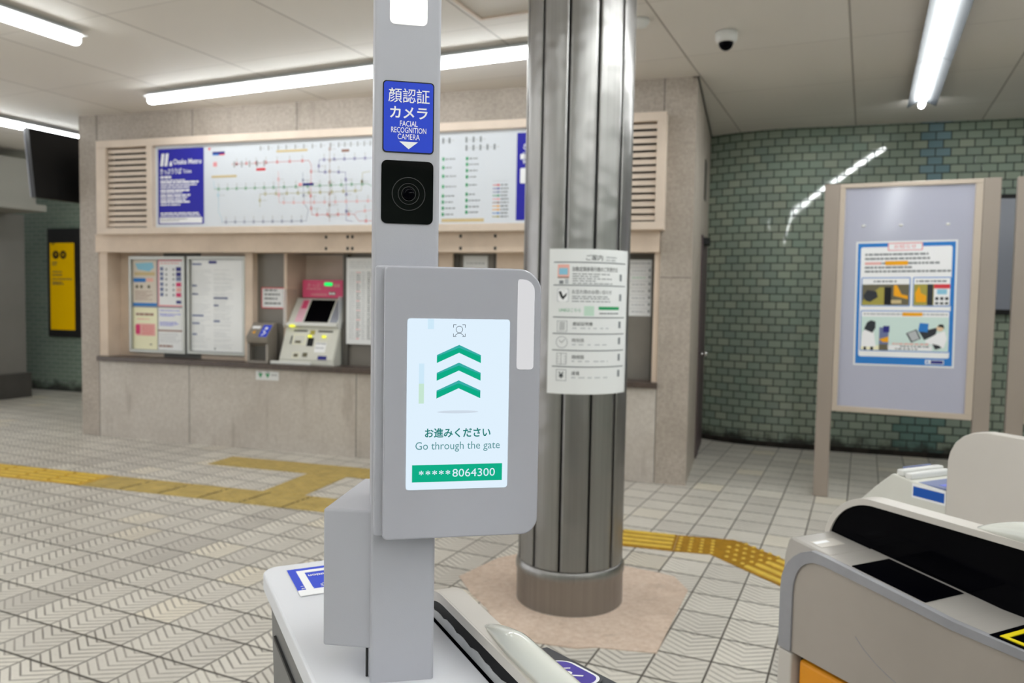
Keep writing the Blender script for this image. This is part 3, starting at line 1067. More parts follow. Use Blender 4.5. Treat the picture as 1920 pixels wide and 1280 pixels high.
s.text('のりば', 0.05, 0.60, 0.05, 'ink_white', 1, bold=0.02, rot=-pi / 2)
s.rect(0.03, 0.48, 0.14, 0.52, 'ink_white', 1)
s.rrect(0.03, 0.29, 0.46, 0.41, 0.01, 'ink_white', 1)
s.build('information_panel', 'map_blue', R4(W_, H_), r, (-1.795 + LB[0], 5.945 + LB[1], 2.045 + LB[2]), 0, 0.004)

# ------------------------------------------------------------------ notice cases in the recess
def notice_case(x0, x1, z0, z1, label):
    r = empty('notice_case', (x0, 6.195, z0))
    tag(r, label, 'notice case', 'notice cases beside the ticket counter')
    w_, h_ = x1 - x0, z1 - z0
    bx('backing', 0, w_, -0.020, -0.002, 0, h_, 'screen_grey', r)
    q = MB()
    for e in ((0, w_, h_ - 0.03, h_), (0, w_, 0, 0.025), (0, 0.025, 0.025, h_ - 0.03), (w_ - 0.028, w_, 0.025, h_ - 0.03)):
        q.box(e[0], e[1], -0.05, -0.021, e[2], e[3])
    q.build('frame', 'case_alu', r, bev=0.003)
    return r


notice_case(-5.80, -5.145, 0.832, 1.765, 'aluminium notice case holding four small colourful posters')
notice_case(-5.118, -4.472, 0.838, 1.767, 'aluminium notice case holding one large white text sheet')


def poster(name, s, w_, h_, x, z, label, cat='poster', group=None, base='paper', y=6.170, t=0.002):
    if group == PG or cat == 'notice':
        s.v = [(0.003 + p[0] * (1 - 0.006 / w_), p[1], 0.003 + p[2] * (1 - 0.006 / h_)) for p in s.v]
        w_, h_, x, z = w_ - 0.006, h_ - 0.006, x + 0.003, z + 0.003
        s.v = [(p[0] - 0.003, p[1], p[2] - 0.003) for p in s.v]
    o = s.build(name, base, R4(w_, h_), None, (x, y, z), 0, t)
    return tag(o, label, cat, group)


PG = 'posters inside the left notice case'
s = Sheet()
s.poly([(0.03, 0.42), (0.06, 0.36), (0.20, 0.34), (0.26, 0.38), (0.24, 0.43)], 'ink_cyan', 1)
s.rect(0.02, 0.30, 0.27, 0.335, 'ink_tan', 1)
s.rrect(0.005, 0.235, 0.16, 0.275, 0.015, 'ink_sky', 1)
s.rrect(0.165, 0.24, 0.25, 0.275, 0.015, 'ink_salmon', 1)
for x in (0.05, 0.105, 0.195):
    s.disc(x, 0.19, 0.018, 'ink_photo', 1, 12)
for k in range(6):
    s.dashes(0.03, random.uniform(0.15, 0.26), 0.14 - k * 0.016, 0.006, 'ink_brown', 1)
s.rect(0, 0, 0.29, 0.03, 'ink_sky', 1)
poster('poster', s, 0.29, 0.455, -5.775, 1.28, 'pale poster with a blue band across its foot, top left in the four-poster case', 'poster', PG, 'ink_sandpale')
s = Sheet()
s.frame(0, 0, 0.30, 0.455, 0.014, 'ink_pink', 1)
s.dashes(0.03, 0.25, 0.415, 0.012, 'ink_rose', 1)
for k, z in enumerate((0.35, 0.30, 0.255, 0.20, 0.15, 0.10)):
    s.rect(0.025, z, 0.065, z + 0.035, 'ink_slate', 1)
    s.disc(0.10, z + 0.012, 0.012, 'ink_grey', 1, 10)
    s.disc(0.185, z + 0.012, 0.012, 'ink_grey', 1, 10)
    s.rect(0.215, z - 0.005, 0.275, z + 0.035, ['ink_navy', 'ink_navy', 'ink_slate', 'ink_magenta', 'ink_rose', 'ink_magenta'][k], 1)
s.rect(0.215, 0.03, 0.275, 0.06, 'ink_navy', 1)
poster('poster', s, 0.30, 0.455, -5.475, 1.28, 'pink bordered poster of blue and red boxes, top right in the four-poster case', 'poster', PG, 'paper')
s = Sheet()
s.dashes(0.035, 0.25, 0.335, 0.024, 'ink_brown', 1, 0.03, 0.07, 0.004)
s.dashes(0.05, 0.20, 0.295, 0.01, 'ink_salmon', 1)
s.rrect(0.035, 0.135, 0.27, 0.255, 0.012, 'ink_rose', 1)
s.rrect(0.028, 0.15, 0.085, 0.245, 0.014, 'ink_magenta', 2)
for k in range(5):
    s.dashes(0.11, 0.25, 0.23 - k * 0.02, 0.006, 'ink_red', 2)
s.dashes(0.20, 0.24, 0.045, 0.010, 'ink_photo', 1)
poster('poster', s, 0.295, 0.415, -5.775, 0.857, 'cream yellow poster with a red and pink box, bottom left in the four-poster case', 'poster', PG, 'ink_cream')
s = Sheet()
for z, w_ in ((0.385, 0.24), (0.35, 0.25), (0.335, 0.18), (0.27, 0.20), (0.255, 0.22), (0.24, 0.17)):
    s.dashes(0.02, 0.02 + w_, z, 0.009, 'ink_lilac', 1)
s.rect(0, 0.185, 0.30, 0.20, 'ink_brown', 1)
for k in range(6):
    s.dashes(0.02, random.uniform(0.2, 0.28), 0.16 - k * 0.016, 0.005, 'ink_lightgrey', 1)
s.dashes(0.01, 0.17, 0.03, 0.02, 'ink_brown', 1, 0.03, 0.06, 0.004)
poster('poster', s, 0.30, 0.415, -5.475, 0.857, 'white poster of blue lines over a brown bar, bottom right in the four-poster case', 'poster', PG, 'paper')
s = Sheet()
s.rect(0.20, 0.835, 0.29, 0.86, 'ink_navy', 1)
for x, z, w_ in ((0.01, 0.82, 0.11), (0.01, 0.615, 0.055), (0.01, 0.535, 0.07), (0.255, 0.50, 0.16), (0.255, 0.43, 0.055), (0.01, 0.33, 0.13), (0.01, 0.255, 0.085), (0.255, 0.28, 0.07), (0.01, 0.15, 0.055)):
    s.rect(x, z, x + w_, z + 0.017, 'ink_slate', 1)
for z in [0.03 + 0.0118 * i for i in range(66)]:
    for x in (0.01, 0.255):
        if random.random() < 0.8:
            s.dashes(x, x + random.uniform(0.12, 0.23), z, 0.0028, 'ink_lightgrey', 1, 0.03, 0.1)
s.disc(0.27, 0.025, 0.010, 'ink_grey', 2, 10)
poster('notice_sheet', s, 0.585, 0.87, -5.09, 0.866, 'large white sheet of small text with navy headings, filling the second notice case', 'notice', None, 'paper_gloss')
s = Sheet()
s.frame(0, 0, 0.255, 0.20, 0.009, 'ink_red', 1)
for z in (0.165, 0.125, 0.085, 0.04):
    s.dashes(0.035, random.uniform(0.17, 0.22), z, 0.018, 'ink_grey', 1, 0.02, 0.05)
poster('notice_sheet', s, 0.255, 0.20, -4.345, 1.285, 'red bordered white notice on the grey panel left of the ticket machine', 'notice', None, 'paper', 6.216)
s = Sheet()
for k in range(4):
    s.dashes(0.03, 0.40, 0.735 - k * 0.017, 0.005, 'ink_lightgrey', 1, 0.03, 0.1)
for k in range(36):
    z = 0.64 - k * 0.017
    s.dashes(0.03, 0.085, z, 0.006, 'ink_lightgrey', 1)
    s.dashes(0.10, 0.14, z, 0.008, 'ink_pink' if k % 5 == 0 else 'ink_grey', 1, 0.015, 0.03)
    s.dashes(0.155, 0.19, z, 0.007, 'ink_lightgrey', 1)
    s.dashes(0.21, 0.245, z, 0.009, 'ink_grey', 1, 0.01, 0.03)
    s.dashes(0.27, 0.32, z, 0.008, 'ink_lightgrey', 1)
    s.dashes(0.34, 0.40, z, 0.008, 'ink_grey' if k % 3 else 'ink_pink', 1)
poster('fare_table', s, 0.44, 0.775, -3.44, 0.985, 'long white fare table sheet right of the ticket machine', 'notice', None, 'paper', 6.184)
s = Sheet()
for k in range(7):
    s.dashes(0.03, 0.20, 0.39 - k * 0.05, 0.012, 'ink_rose' if k == 1 else 'ink_lightgrey', 1)
poster('notice_sheet', s, 0.225, 0.46, -2.34, 1.32, 'white notice sheet between pole and column, above the tablet', 'notice', None, 'paper', 6.216)
s = Sheet()
s.dashes(0.02, 0.2, 0.42, 0.012, 'ink_lightgrey', 1)
for k in range(7):
    z = 0.36 - k * 0.055
    s.rect(0.02, z + 0.03, 0.21, z + 0.033, 'ink_lightgrey', 1)
    s.dashes(0.05, 0.16, z, 0.010, 'ink_lightgreen' if k == 1 else 'ink_lightgrey', 1)
    s.rect(0.185, z, 0.20, z + 0.02, 'ink_grey', 1)
poster('notice_sheet', s, 0.225, 0.455, -0.945, 1.295, 'pale greenish notice on the dark booth window right of the column', 'notice', None, 'paper', 6.214)
s = Sheet()
for x in (0.05, 0.125):
    s.poly([(x - 0.025, 0.06), (x + 0.025, 0.06), (x, 0.018)], 'ink_green', 1)
    s.dashes(x - 0.02, x + 0.02, 0.067, 0.008, 'ink_grey', 1)
s.dashes(0.165, 0.225, 0.045, 0.008, 'ink_grey', 1)
poster('arrow_sticker', s, 0.24, 0.082, -4.27, 0.640, 'white sticker with green down arrows on the stone below the counter', 'sticker', None, 'paper', 6.0272, 0.0015)

# ------------------------------------------------------------------ IC card reader stand on the counter
r = empty('card_charger', (-4.25, 6.10, 0.79))
tag(r, 'small grey steel card charging stand with a blue label on the counter', 'card charger')
MB().prism([(0.075, 0.0), (-0.075, 0.0), (-0.075, 0.02), (-0.02, 0.03), (-0.02, 0.15), (-0.085, 0.19), (-0.095, 0.24), (0.02, 0.365), (0.075, 0.365)], -0.11, 0.11, 'x').build('body', 'reader_steel', r, bev=0.004)
bx('cheek', -0.112, -0.085, -0.075, 0.0, 0.02, 0.18, 'reader_steel', r, 0.003)
bx('cheek', 0.085, 0.112, -0.075, 0.0, 0.02, 0.18, 'reader_steel', r, 0.003)
bx('recess', -0.085, 0.085, -0.026, -0.02, 0.03, 0.17, 'dark_strip', r)
sl = atan2(0.125, 0.115)
s = Sheet()
s.rect(0.012, 0.008, 0.075, 0.13, 'ink_stickerblue', 1)
s.disc(0.044, 0.10, 0.016, 'ink_white', 2, 12)
s.line([(0.028, 0.07), (0.055, 0.045), (0.03, 0.02)], 0.012, 'ink_white', 2)
s.build('label', 'ink_stickerblue', R4(0.085, 0.14), r, (0.018, -0.093, 0.2445), 0, 0.001, rx=-(pi / 2 - sl))
s = Sheet()
s.rect(0.01, 0.095, 0.095, 0.125, 'ink_white', 1)
s.poly([(0.03, 0.05), (0.065, 0.07), (0.065, 0.03)], 'ink_orange', 1)
s.build('touch_plate', 'reader_steel', R4(0.11, 0.14), r, (-0.10, -0.093, 0.2445), 0, 0.001, rx=-(pi / 2 - sl))

# ------------------------------------------------------------------ ticket machine
r = empty('ticket_machine', (-3.76, 6.40, 0.79))
tag(r, 'white ticket machine with pink header and black screen, set into the counter alcove', 'ticket machine')
MB().prism([(0.11, 0.0), (-0.33, 0.0), (-0.33, 0.05), (-0.22, 0.32), (-0.20, 0.365), (-0.03, 0.60), (0.11, 0.60)], -0.295, 0.26, 'x').build('body', 'machine_white', r, bev=0.006)
s = Sheet()
s.text('きっぷ', -0.16, 0.095, 0.04, 'ink_pink', 1, bold=0.01)
s.dashes(-0.17, -0.02, 0.075, 0.012, 'ink_pink', 1)
s.dashes(-0.12, 0.05, 0.022, 0.016, 'ink_pink', 1)
s.dashes(0.12, 0.19, 0.10, 0.03, 'ink_pink', 1, 0.02, 0.03)
s.build('header', 'machine_pink', R4(0.42, 0.165, -0.21), r, (-0.02, -0.045, 0.605), 0, 0.12)
MB().prism(rr_pts(0.0, 0.715, 0.085, 0.748, 0.015), -0.053, -0.0456, 'y').build('header_light', 'led_green', r)
for x in (0.065, 0.10):
    MB().ball((x, -0.05, 0.645), 0.02, 0.01, 0.018, 10, 6).build('call_button', 'chrome', r, smooth=True)
tl = atan2(0.235, 0.17)
s = Sheet()
s.rect(-0.125, 0.012, 0.125, 0.262, 'black_gloss', 1)
s.poly([(-0.22, 0.012), (-0.14, 0.012), (-0.14, 0.262), (-0.22, 0.262)], 'machine_pale', 1)
s.rect(-0.205, 0.16, -0.15, 0.255, 'machine_pink', 2)
s.poly([(0.14, 0.012), (0.22, 0.012), (0.22, 0.262), (0.14, 0.262)], 'screen_grey', 1)
s.build('screen', 'machine_white', R4(0.46, 0.275, -0.23), r, (0.0, -0.206, 0.372), 0, 0.004, rx=-(pi / 2 - tl))
bx('ledge', -0.28, 0.24, -0.245, -0.20, 0.345, 0.375, 'white_plastic', r, 0.006)
fl = atan2(0.27, 0.11)
s = Sheet()
s.rect(-0.20, 0.262, -0.06, 0.278, 'ink_black', 1)
s.rect(0.05, 0.262, 0.20, 0.278, 'ink_black', 1)
s.rect(-0.03, 0.235, 0.02, 0.278, 'ink_olive', 1)
s.frame(-0.19, 0.14, -0.06, 0.235, 0.006, 'ink_cream', 1)
s.rect(-0.165, 0.15, -0.105, 0.175, 'ink_photo', 2)
s.rect(-0.215, 0.14, -0.20, 0.22, 'ink_black', 1)
s.rect(-0.04, 0.125, 0.025, 0.205, 'ink_black', 1)
s.rect(-0.15, 0.02, -0.105, 0.05, 'ink_photo', 1)
s.rect(-0.06, 0.022, -0.01, 0.062, 'ink_photo', 1)
s.frame(-0.16, 0.01, -0.095, 0.06, 0.004, 'ink_cream', 1)
s.rect(0.05, 0.07, 0.16, 0.165, 'ink_white', 1)
s.dashes(0.055, 0.155, 0.148, 0.010, 'ink_grey', 2)
s.dashes(0.06, 0.14, 0.105, 0.014, 'ink_lightgrey', 2)
s.rect(0.10, 0.002, 0.19, 0.038, 'ink_navy', 1)
s.build('coin_panel', 'machine_white', R4(0.53, 0.288, -0.28), r, (0.0, -0.3345, 0.052), 0, 0.004, rx=-(pi / 2 - fl))
q = MB()
q.ball((-0.02, -0.262, 0.257), 0.026, 0.012, 0.014, 12, 6)
q.build('coin_slot_light', 'led_yellow', r, smooth=True)
q = MB()
q.ball((0.125, -0.262, 0.257), 0.026, 0.012, 0.014, 12, 6)
q.build('note_slot_light', 'led_yellow', r, smooth=True)
q = MB()
q.ball((-0.21, -0.252, 0.345), 0.035, 0.014, 0.014, 12, 6)
q.build('braille_plate', 'led_yellow', r, smooth=True)
bx('tray', -0.36, 0.05, -0.375, -0.335, 0.0, 0.03, 'white_plastic', r, 0.008)
MB().box(-0.305, -0.30, -0.25, -0.03, 0.33, 0.68).build('side_shield', 'clear_acrylic', r)
MB().box(0.262, 0.267, -0.25, -0.03, 0.33, 0.62).build('side_shield', 'clear_acrylic', r)

# ------------------------------------------------------------------ steel column with its curved notice
CX_, CY_ = -0.772, 3.551
r = empty('steel_column', (CX_, CY_, 0))
tag(r, 'round brushed steel column clad in vertical panels, standing on pinkish floor patch', 'column', None, 'structure')
MB().lathe([(0.236, 0.0), (0.236, CEIL - 0.001)], seg=48).build('core', 'black_matt', r, smooth=False)
for k in range(12):
    a0 = radians(0.8 + 30 * k)
    a1 = a0 + radians(30)
    g_ = 0.0056 / 0.247
    q = MB()
    seg = 10
    for i in range(seg):
        p, w_ = a0 + g_ + (a1 - a0 - 2 * g_) * i / seg, a0 + g_ + (a1 - a0 - 2 * g_) * (i + 1) / seg
        vs = []
        for (rr_, aa) in ((0.237, p), (0.247, p), (0.247, w_), (0.237, w_)):
            for z in (0.205, CEIL - 0.002):
                vs.append((rr_ * sin(aa), -rr_ * cos(aa), z))
        fs = [(2, 4, 5, 3)]
        if i == 0:
            fs.append((0, 2, 3, 1))
        if i == seg - 1:
            fs.append((4, 6, 7, 5))
        q.add(vs, fs)
    bm = bmesh.new()
    vm = [bm.verts.new(v) for v in q.v]
    for f in q.f:
        bm.faces.new([vm[i] for i in f])
    bmesh.ops.remove_doubles(bm, verts=bm.verts, dist=1e-5)
    bmesh.ops.recalc_face_normals(bm, faces=bm.faces)
    me = bpy.data.meshes.new('cladding_panel')
    bm.to_mesh(me)
    bm.free()
    for f in me.polygons:
        f.use_smooth = abs(math.hypot(f.center.x, f.center.y) - 0.2468) < 0.002
    me.materials.append(MATS['brushed_steel'])
    o = bpy.data.objects.new('cladding_panel', me)
    COL.objects.link(o)
    o.parent = r
q = MB().lathe([(0.248, 0.0), (0.252, 0.004), (0.252, 0.150), (0.257, 0.156), (0.257, 0.182), (0.2505, 0.200), (0.240, 0.2045)], seg=72, cap=False)
bevel(q.build('base_ring', 'brushed_steel', r, smooth=True), 0.001)
for f in r.children[-1].data.polygons:
    f.use_smooth = True
r.children[-1].modifiers.clear()

# notice wrapped round the column
RN = 0.2505
ANG0, ANG1 = radians(-16.0), radians(78.5)
NW = RN * (ANG1 - ANG0)
NH = 0.636


def wrap(v):
    a = ANG0 + v[0] / RN
    rr_ = RN - v[1]
    return (rr_ * sin(a), -rr_ * cos(a), v[2])


s = Sheet(0.0004)
U = NW


def nx(px):       # notice columns read off a flat view: 0..1 -> metres along the paper
    return U * px


def wide(x0, x1, z0, z1, mat, layer=1):
    s.rect(x0, z0, x1, z1, mat, layer, max(1, int((x1 - x0) / 0.02)))


s.text('ご案内', nx(0.40), NH - 0.050, 0.026, 'ink_dark', 2, bold=0.0)
s.text('information', nx(0.63), NH - 0.037, 0.009, 'ink_grey', 2)
s.text('안내 / 指南', nx(0.63), NH - 0.052, 0.010, 'ink_grey', 2)
for z in (0.575, 0.475, 0.335, 0.263, 0.190, 0.118):
    wide(nx(0.055), nx(0.94), z, z + 0.005, 'ink_grey')


def qr(z):       # a small grey block stands where the photograph shows a code
    wide(nx(0.83), nx(0.87), z, z + 0.030, 'ink_grey')


s.rect(nx(0.10), 0.515, nx(0.225), 0.568, 'ink_salmon', 1, 4)
s.rect(nx(0.115), 0.523, nx(0.21), 0.552, 'ink_cyan', 2, 3)
s.rect(nx(0.10), 0.508, nx(0.225), 0.514, 'ink_brown', 1, 4)
s.rect(nx(0.12), 0.483, nx(0.165), 0.498, 'ink_grey', 1, 2)
s.rect(nx(0.18), 0.483, nx(0.22), 0.505, 'ink_lightgrey', 1, 2)
s.text('自動定期券発行機のご利用方法', nx(0.26), 0.538, 0.021, 'ink_dark', 2, width=nx(0.53))
for z, w_ in ((0.525, 0.42), (0.515, 0.3), (0.505, 0.45), (0.495, 0.25), (0.484, 0.46)):
    s.dashes(nx(0.26), nx(0.26 + w_), z, 0.004, 'ink_grey', 1, 0.01, 0.03, 0.004)
qr(0.500)
s.rrect(nx(0.10), 0.405, nx(0.225), 0.462, 0.006, 'ink_lightgrey', 1)
s.rrect(nx(0.107), 0.408, nx(0.218), 0.459, 0.005, 'ink_white', 2)
s.poly([(nx(0.115), 0.448), (nx(0.14), 0.452), (nx(0.165), 0.428), (nx(0.205), 0.445), (nx(0.20), 0.432), (nx(0.165), 0.414), (nx(0.14), 0.425)], 'ink_black', 3)
s.text('お忘れ物のお問い合わせ', nx(0.26), 0.440, 0.019, 'ink_dark', 2, width=nx(0.45))
for z, w_ in ((0.427, 0.4), (0.418, 0.42), (0.406, 0.44)):
    s.dashes(nx(0.26), nx(0.26 + w_), z, 0.004, 'ink_grey', 1, 0.01, 0.03, 0.004)
qr(0.412)
s.text('LINEはこちら', nx(0.125), 0.362, 0.015, 'ink_green', 2, width=nx(0.23))
s.rect(nx(0.39), 0.345, nx(0.50), 0.388, 'ink_lightgreen', 1, 3)
wide(nx(0.55), nx(0.83), 0.372, 0.386, 'ink_green')
s.dashes(nx(0.56), nx(0.82), 0.353, 0.006, 'ink_grey', 1, 0.01, 0.03, 0.002)
for (zt, tx) in ((0.303, '遅延証明書'), (0.231, '時刻表'), (0.158, '路線図'), (0.086, '運賃')):
    s.text(tx, nx(0.27), zt - 0.002, 0.017, 'ink_dark', 2)
    s.dashes(nx(0.27), nx(0.68), zt - 0.015, 0.005, 'ink_lightgrey', 1, 0.01, 0.03, 0.012)
    qr(zt - 0.012)
s.frame(nx(0.105), 0.273, nx(0.215), 0.322, 0.002, 'ink_grey', 1, 4)
for k in range(6):
    s.rect(nx(0.13), 0.282 + k * 0.006, nx(0.19), 0.284 + k * 0.006, 'ink_dark', 1, 2)
s.circ(nx(0.16), 0.228, 0.026, 0.002, 'ink_grey', 1)
s.line([(nx(0.135), 0.235), (nx(0.16), 0.226), (nx(0.19), 0.240)], 0.002, 'ink_dark', 1)
s.frame(nx(0.105), 0.130, nx(0.215), 0.180, 0.002, 'ink_grey', 1, 4)
for k in range(3):
    s.line([(nx(0.115), 0.142 + k * 0.012), (nx(0.205), 0.142 + k * 0.012)], 0.0015, 'ink_dark', 1)
s.line([(nx(0.155), 0.132), (nx(0.155), 0.178)], 0.0015, 'ink_dark', 1)
s.frame(nx(0.105), 0.058, nx(0.215), 0.108, 0.002, 'ink_grey', 1, 4)
s.text('¥', nx(0.16), 0.069, 0.028, 'ink_dark', 2, align='C', bold=0.02)
# the paper itself follows the curve
k0 = len(s.v)
n = 28
mi_ = s.mi('paper_gloss')
for i in range(n + 1):
    x = NW * i / n
    s.v += [(x, 0, 0), (x, 0, NH), (x, 0.0015, 0), (x, 0.0015, NH)]
for i in range(n):
    a, c_ = k0 + 4 * i, k0 + 4 * (i + 1)
    s.f += [(a, c_, c_ + 1, a + 1), (a + 2, a + 3, c_ + 3, c_ + 2), (a + 1, c_ + 1, c_ + 3, a + 3), (a, a + 2, c_ + 2, c_)]
    s.m += [mi_] * 4
s.f += [(k0, k0 + 1, k0 + 3, k0 + 2), (k0 + 4 * n, k0 + 4 * n + 2, k0 + 4 * n + 3, k0 + 4 * n + 1)]
s.m += [mi_] * 2
o = mesh_obj('column_notice', [wrap(v) for v in s.v], s.f, s.mats, None, s.m, (CX_, CY_, 1.005))
tag(o, 'white information notice curved round the steel column at eye height', 'notice')

# pinkish floor patch
q = MB()
q.prism([(-1.36, 3.62), (-1.26, 3.95), (-1.17, 4.06), (-0.75, 4.10), (-0.40, 4.02), (-0.315, 3.99), (-0.235, 3.82), (-0.27, 3.45), (-0.305, 3.085), (-0.55, 3.055),
         (-0.62, 3.02), (-0.81, 3.015), (-0.93, 3.10), (-1.02, 3.155), (-1.10, 3.29), (-1.22, 3.42)], 0.0005, 0.005, 'z')
tag(q.build('floor_patch', 'pink_screed'), 'pinkish worn screed patch in the floor around the column foot', 'floor patch', None, 'structure')

# ------------------------------------------------------------------ tactile paving
def tactile(name, poly, base, bars, dots, barmat, label, group=None, h=0.006, joints=()):
    q = MB()
    q.prism(poly, 0.0004, 0.004, 'z', 0)
    for (p0, p1) in bars:
        p0, p1 = Vector((*p0, 0)), Vector((*p1, 0))
        d_ = (p1 - p0).normalized()
        n_ = Vector((-d_.y, d_.x, 0))
        w_ = 0.018
        vs = []
        for e in (p0, p1):
            for (k, z) in ((-1, 0.004), (-0.6, 0.004 + h), (0.6, 0.004 + h), (1, 0.004)):
                vs.append(tuple(e + n_ * w_ * k + Vector((0, 0, z))))
        q.add(vs, [(0, 4, 5, 1), (1, 5, 6, 2), (2, 6, 7, 3), (0, 1, 2, 3), (7, 6, 5, 4)], 1)
    for (x, y) in dots:
        q.ball((x, y, 0.004), 0.0125, 0.0125, h, 10, 4, True, 1)
    for (x, y0, y1) in joints:
        sk = (y1 - y0) * 0.13
        q.prism([(x - 0.006, y0), (x + 0.006, y0), (x + 0.006 + sk, y1), (x - 0.006 + sk, y1)], 0.0038, 0.0046, 'z', 2)
    o = q.build(name, [base, barmat, 'grime'])
    return tag(o, label, 'tactile paving', group)


YA, YB = 4.415, 4.735
bars = []
x = -7.045
while x < -4.92:
    for k in range(4):
        y = YA + 0.045 + k * 0.077
        bars.append(((x + 0.02, y), (x + 0.28, y)))
    x += 0.30
tactile('tactile_strip', [(-7.25, YA - 0.03), (-4.62, YA), (-4.62, YB), (-7.25, YB + 0.02)], 'yellow_band', bars, [], 'yellow_rubber',
        'bright yellow ribbed tactile strip at the left edge of the floor', h=0.007)
bars = []
for k in range(3):
    for j in range(4):
        y = YA + 0.045 + j * 0.077
        x = -4.60 + 0.34 * k
        bars.append(((x + 0.02, y), (x + 0.31, y)))
x = -2.58
while x < -0.75:
    for j in range(4):
        bars.append(((x + 0.02, YA + 0.045 + j * 0.077), (x + 0.28, YA + 0.045 + j * 0.077)))
    x += 0.31
dots = [(-3.56 + 0.06 * i, YA + 0.03 + 0.0525 * j) for i in range(16) for j in range(6)]
tactile('tactile_strip', [(-4.615, YA), (-0.70, YA), (-0.70, YB), (-4.615, YB)], 'yellow_dull', bars, dots, 'yellow_dull',
        'dull worn yellow tactile strip crossing the floor behind the camera pole', h=0.004, joints=[(-4.27 + 0.335 * k, YA + 0.004, YB - 0.004) for k in range(10)])
dots = [(-3.27 + 0.056 * i, 4.76 + 0.056 * j) for i in range(6) for j in range(10)]
dots += [(-4.22 + 0.06 * i, 5.37 + 0.054 * j) for i in range(33) for j in range(6)]
tactile('tactile_strip', [(-4.25, 5.345), (-3.30, 5.345), (-3.30, YB + 0.004), (-2.96, YB + 0.004), (-2.96, 5.345), (-2.2, 5.345), (-2.2, 5.665), (-4.25, 5.665)],
        'yellow_dull', [], dots, 'yellow_dull', 'dull yellow dotted tactile branch leading to the ticket counter', h=0.004)
bars = [((-0.68, YA + 0.045 + 0.077 * k), (-0.375, YA + 0.045 + 0.077 * k)) for k in range(4)]
tactile('tactile_tile', [(-0.695, 4.40), (-0.36, 4.405), (-0.36, 4.72), (-0.695, 4.715)], 'yellow_dark', bars, [], 'yellow_rubber',
        'yellow ribbed tactile tile emerging right of the column', h=0.007)
dots = [(-0.335 + 0.062 * i, 4.44 + 0.058 * j) for i in range(4) for j in range(5)]
dd = Vector((0.69, -0.724))
nn = Vector((0.724, 0.69))
for i in range(5):
    for j in range(5):
        p = Vector((-0.15, 4.45)) + dd * (0.062 * i - 0.035) + nn * (0.03 + 0.066 * j)
        if p.x > -0.10 + 0.0 * j:
            dots.append((p.x, p.y))
tactile('tactile_tile', [(-0.357, 4.405), (-0.155, 4.42), (0.0, 4.255), (0.235, 4.475), (0.02, 4.70), (-0.03, 4.738), (-0.357, 4.72)], 'yellow_dark', [], dots, 'yellow_rubber',
        'brownish yellow dotted tactile tile where the right strip bends', h=0.007)
bars = []
for k in range(4):
    a = Vector((0.0, 4.255)) + nn * (0.045 + 0.077 * k) + dd * 0.01
    c_ = a + dd * 0.62
    bars.append(((a.x, a.y), (c_.x, c_.y)))
e0, e1 = Vector((0.003, 4.252)), Vector((0.238, 4.472))
e2, e3 = e1 + dd * 0.64, e0 + dd * 0.64
tactile('tactile_tile', [tuple(e0), tuple(e3), tuple(e2), tuple(e1)], 'yellow_dark', bars, [], 'yellow_rubber', 'yellow ribbed tactile tile running under the right ticket gate', h=0.007)

# ------------------------------------------------------------------ free-standing notice boards
def notice_board(s0, label, with_feet=True):
    base = Vector((0.548, 6.10, 0)) + GX * s0
    r = empty('notice_board', tuple(base), GA)
    tag(r, label, 'notice board', 'free-standing notice boards')
    for (xa, xb) in ((-0.036, 0.066), (0.960, 1.062)):
        bx('post', xa, xb, -0.03, 0.03, 0.0, 2.288, 'sign_metal', r, 0.004)
    q = MB()
    q.box(0.067, 0.959, -0.028, 0.028, 2.255, 2.286)
    q.box(0.067, 0.959, -0.028, 0.028, 0.642, 0.682)
    q.box(0.067, 0.104, -0.028, 0.028, 0.682, 2.255)
    q.box(0.912, 0.959, -0.028, 0.028, 0.682, 2.255)
    q.build('frame', 'sign_frame', r, bev=0.003)
    bx('panel', 0.104, 0.912, -0.012, 0.012, 0.682, 2.255, 'sign_board', r)
    if s0 == 0:
        for x in (0.23, 0.47, 0.76):
            MB().ball((x, -0.013, 1.985), 0.014, 0.006, 0.010, 8, 5).build('magnet', 'white_plastic', r, smooth=True)
    return r


nb = notice_board(0.0, 'tall beige notice board with a blue framed poster, before the green tile wall')
notice_board(1.19, 'second beige notice board, only its left post showing at the right edge')

# poster on the board
s = Sheet(0.0005)
W_, H_ = 0.637, 0.885
s.rect(0.012, 0.012, W_ - 0.012, H_ - 0.012, 'ink_sky', 1)
s.rrect(0.032, 0.065, W_ - 0.032, H_ - 0.040, 0.015, 'ink_white', 2)
s.rrect(0.205, H_ - 0.068, 0.425, H_ - 0.012, 0.008, 'ink_pink', 3)
s.rrect(0.212, H_ - 0.062, 0.418, H_ - 0.020, 0.006, 'ink_white', 4)
s.text('お知らせ', 0.315, H_ - 0.054, 0.030, 'ink_pink', 5, width=0.14, align='C', bold=0.01)
for z, w_ in ((0.785, 0.40), (0.755, 0.41), (0.722, 0.47), (0.693, 0.30), (0.665, 0.54)):
    s.dashes(0.06, 0.06 + w_, z, 0.014, 'ink_grey', 3, 0.015, 0.04, 0.004)
s.rect(0.06, 0.720, 0.165, 0.738, 'ink_rose', 4)
s.rrect(0.19, 0.715, 0.335, 0.745, 0.006, 'ink_orange', 4)
for (xa, xb, za, zb) in ((0.040, 0.355, 0.425, 0.630), (0.370, 0.605, 0.425, 0.630), (0.040, 0.605, 0.105, 0.395)):
    s.rrect(xa, za, xb, zb, 0.010, 'ink_sky', 3)
    s.rrect(xa + 0.006, za + 0.006, xb - 0.006, zb - 0.006, 0.006, 'ink_white', 4)
s.dashes(0.12, 0.27, 0.595, 0.012, 'ink_grey', 5)
s.dashes(0.39, 0.58, 0.595, 0.012, 'ink_grey', 5)
s.rect(0.047, 0.433, 0.348, 0.580, 'ink_photo', 5)
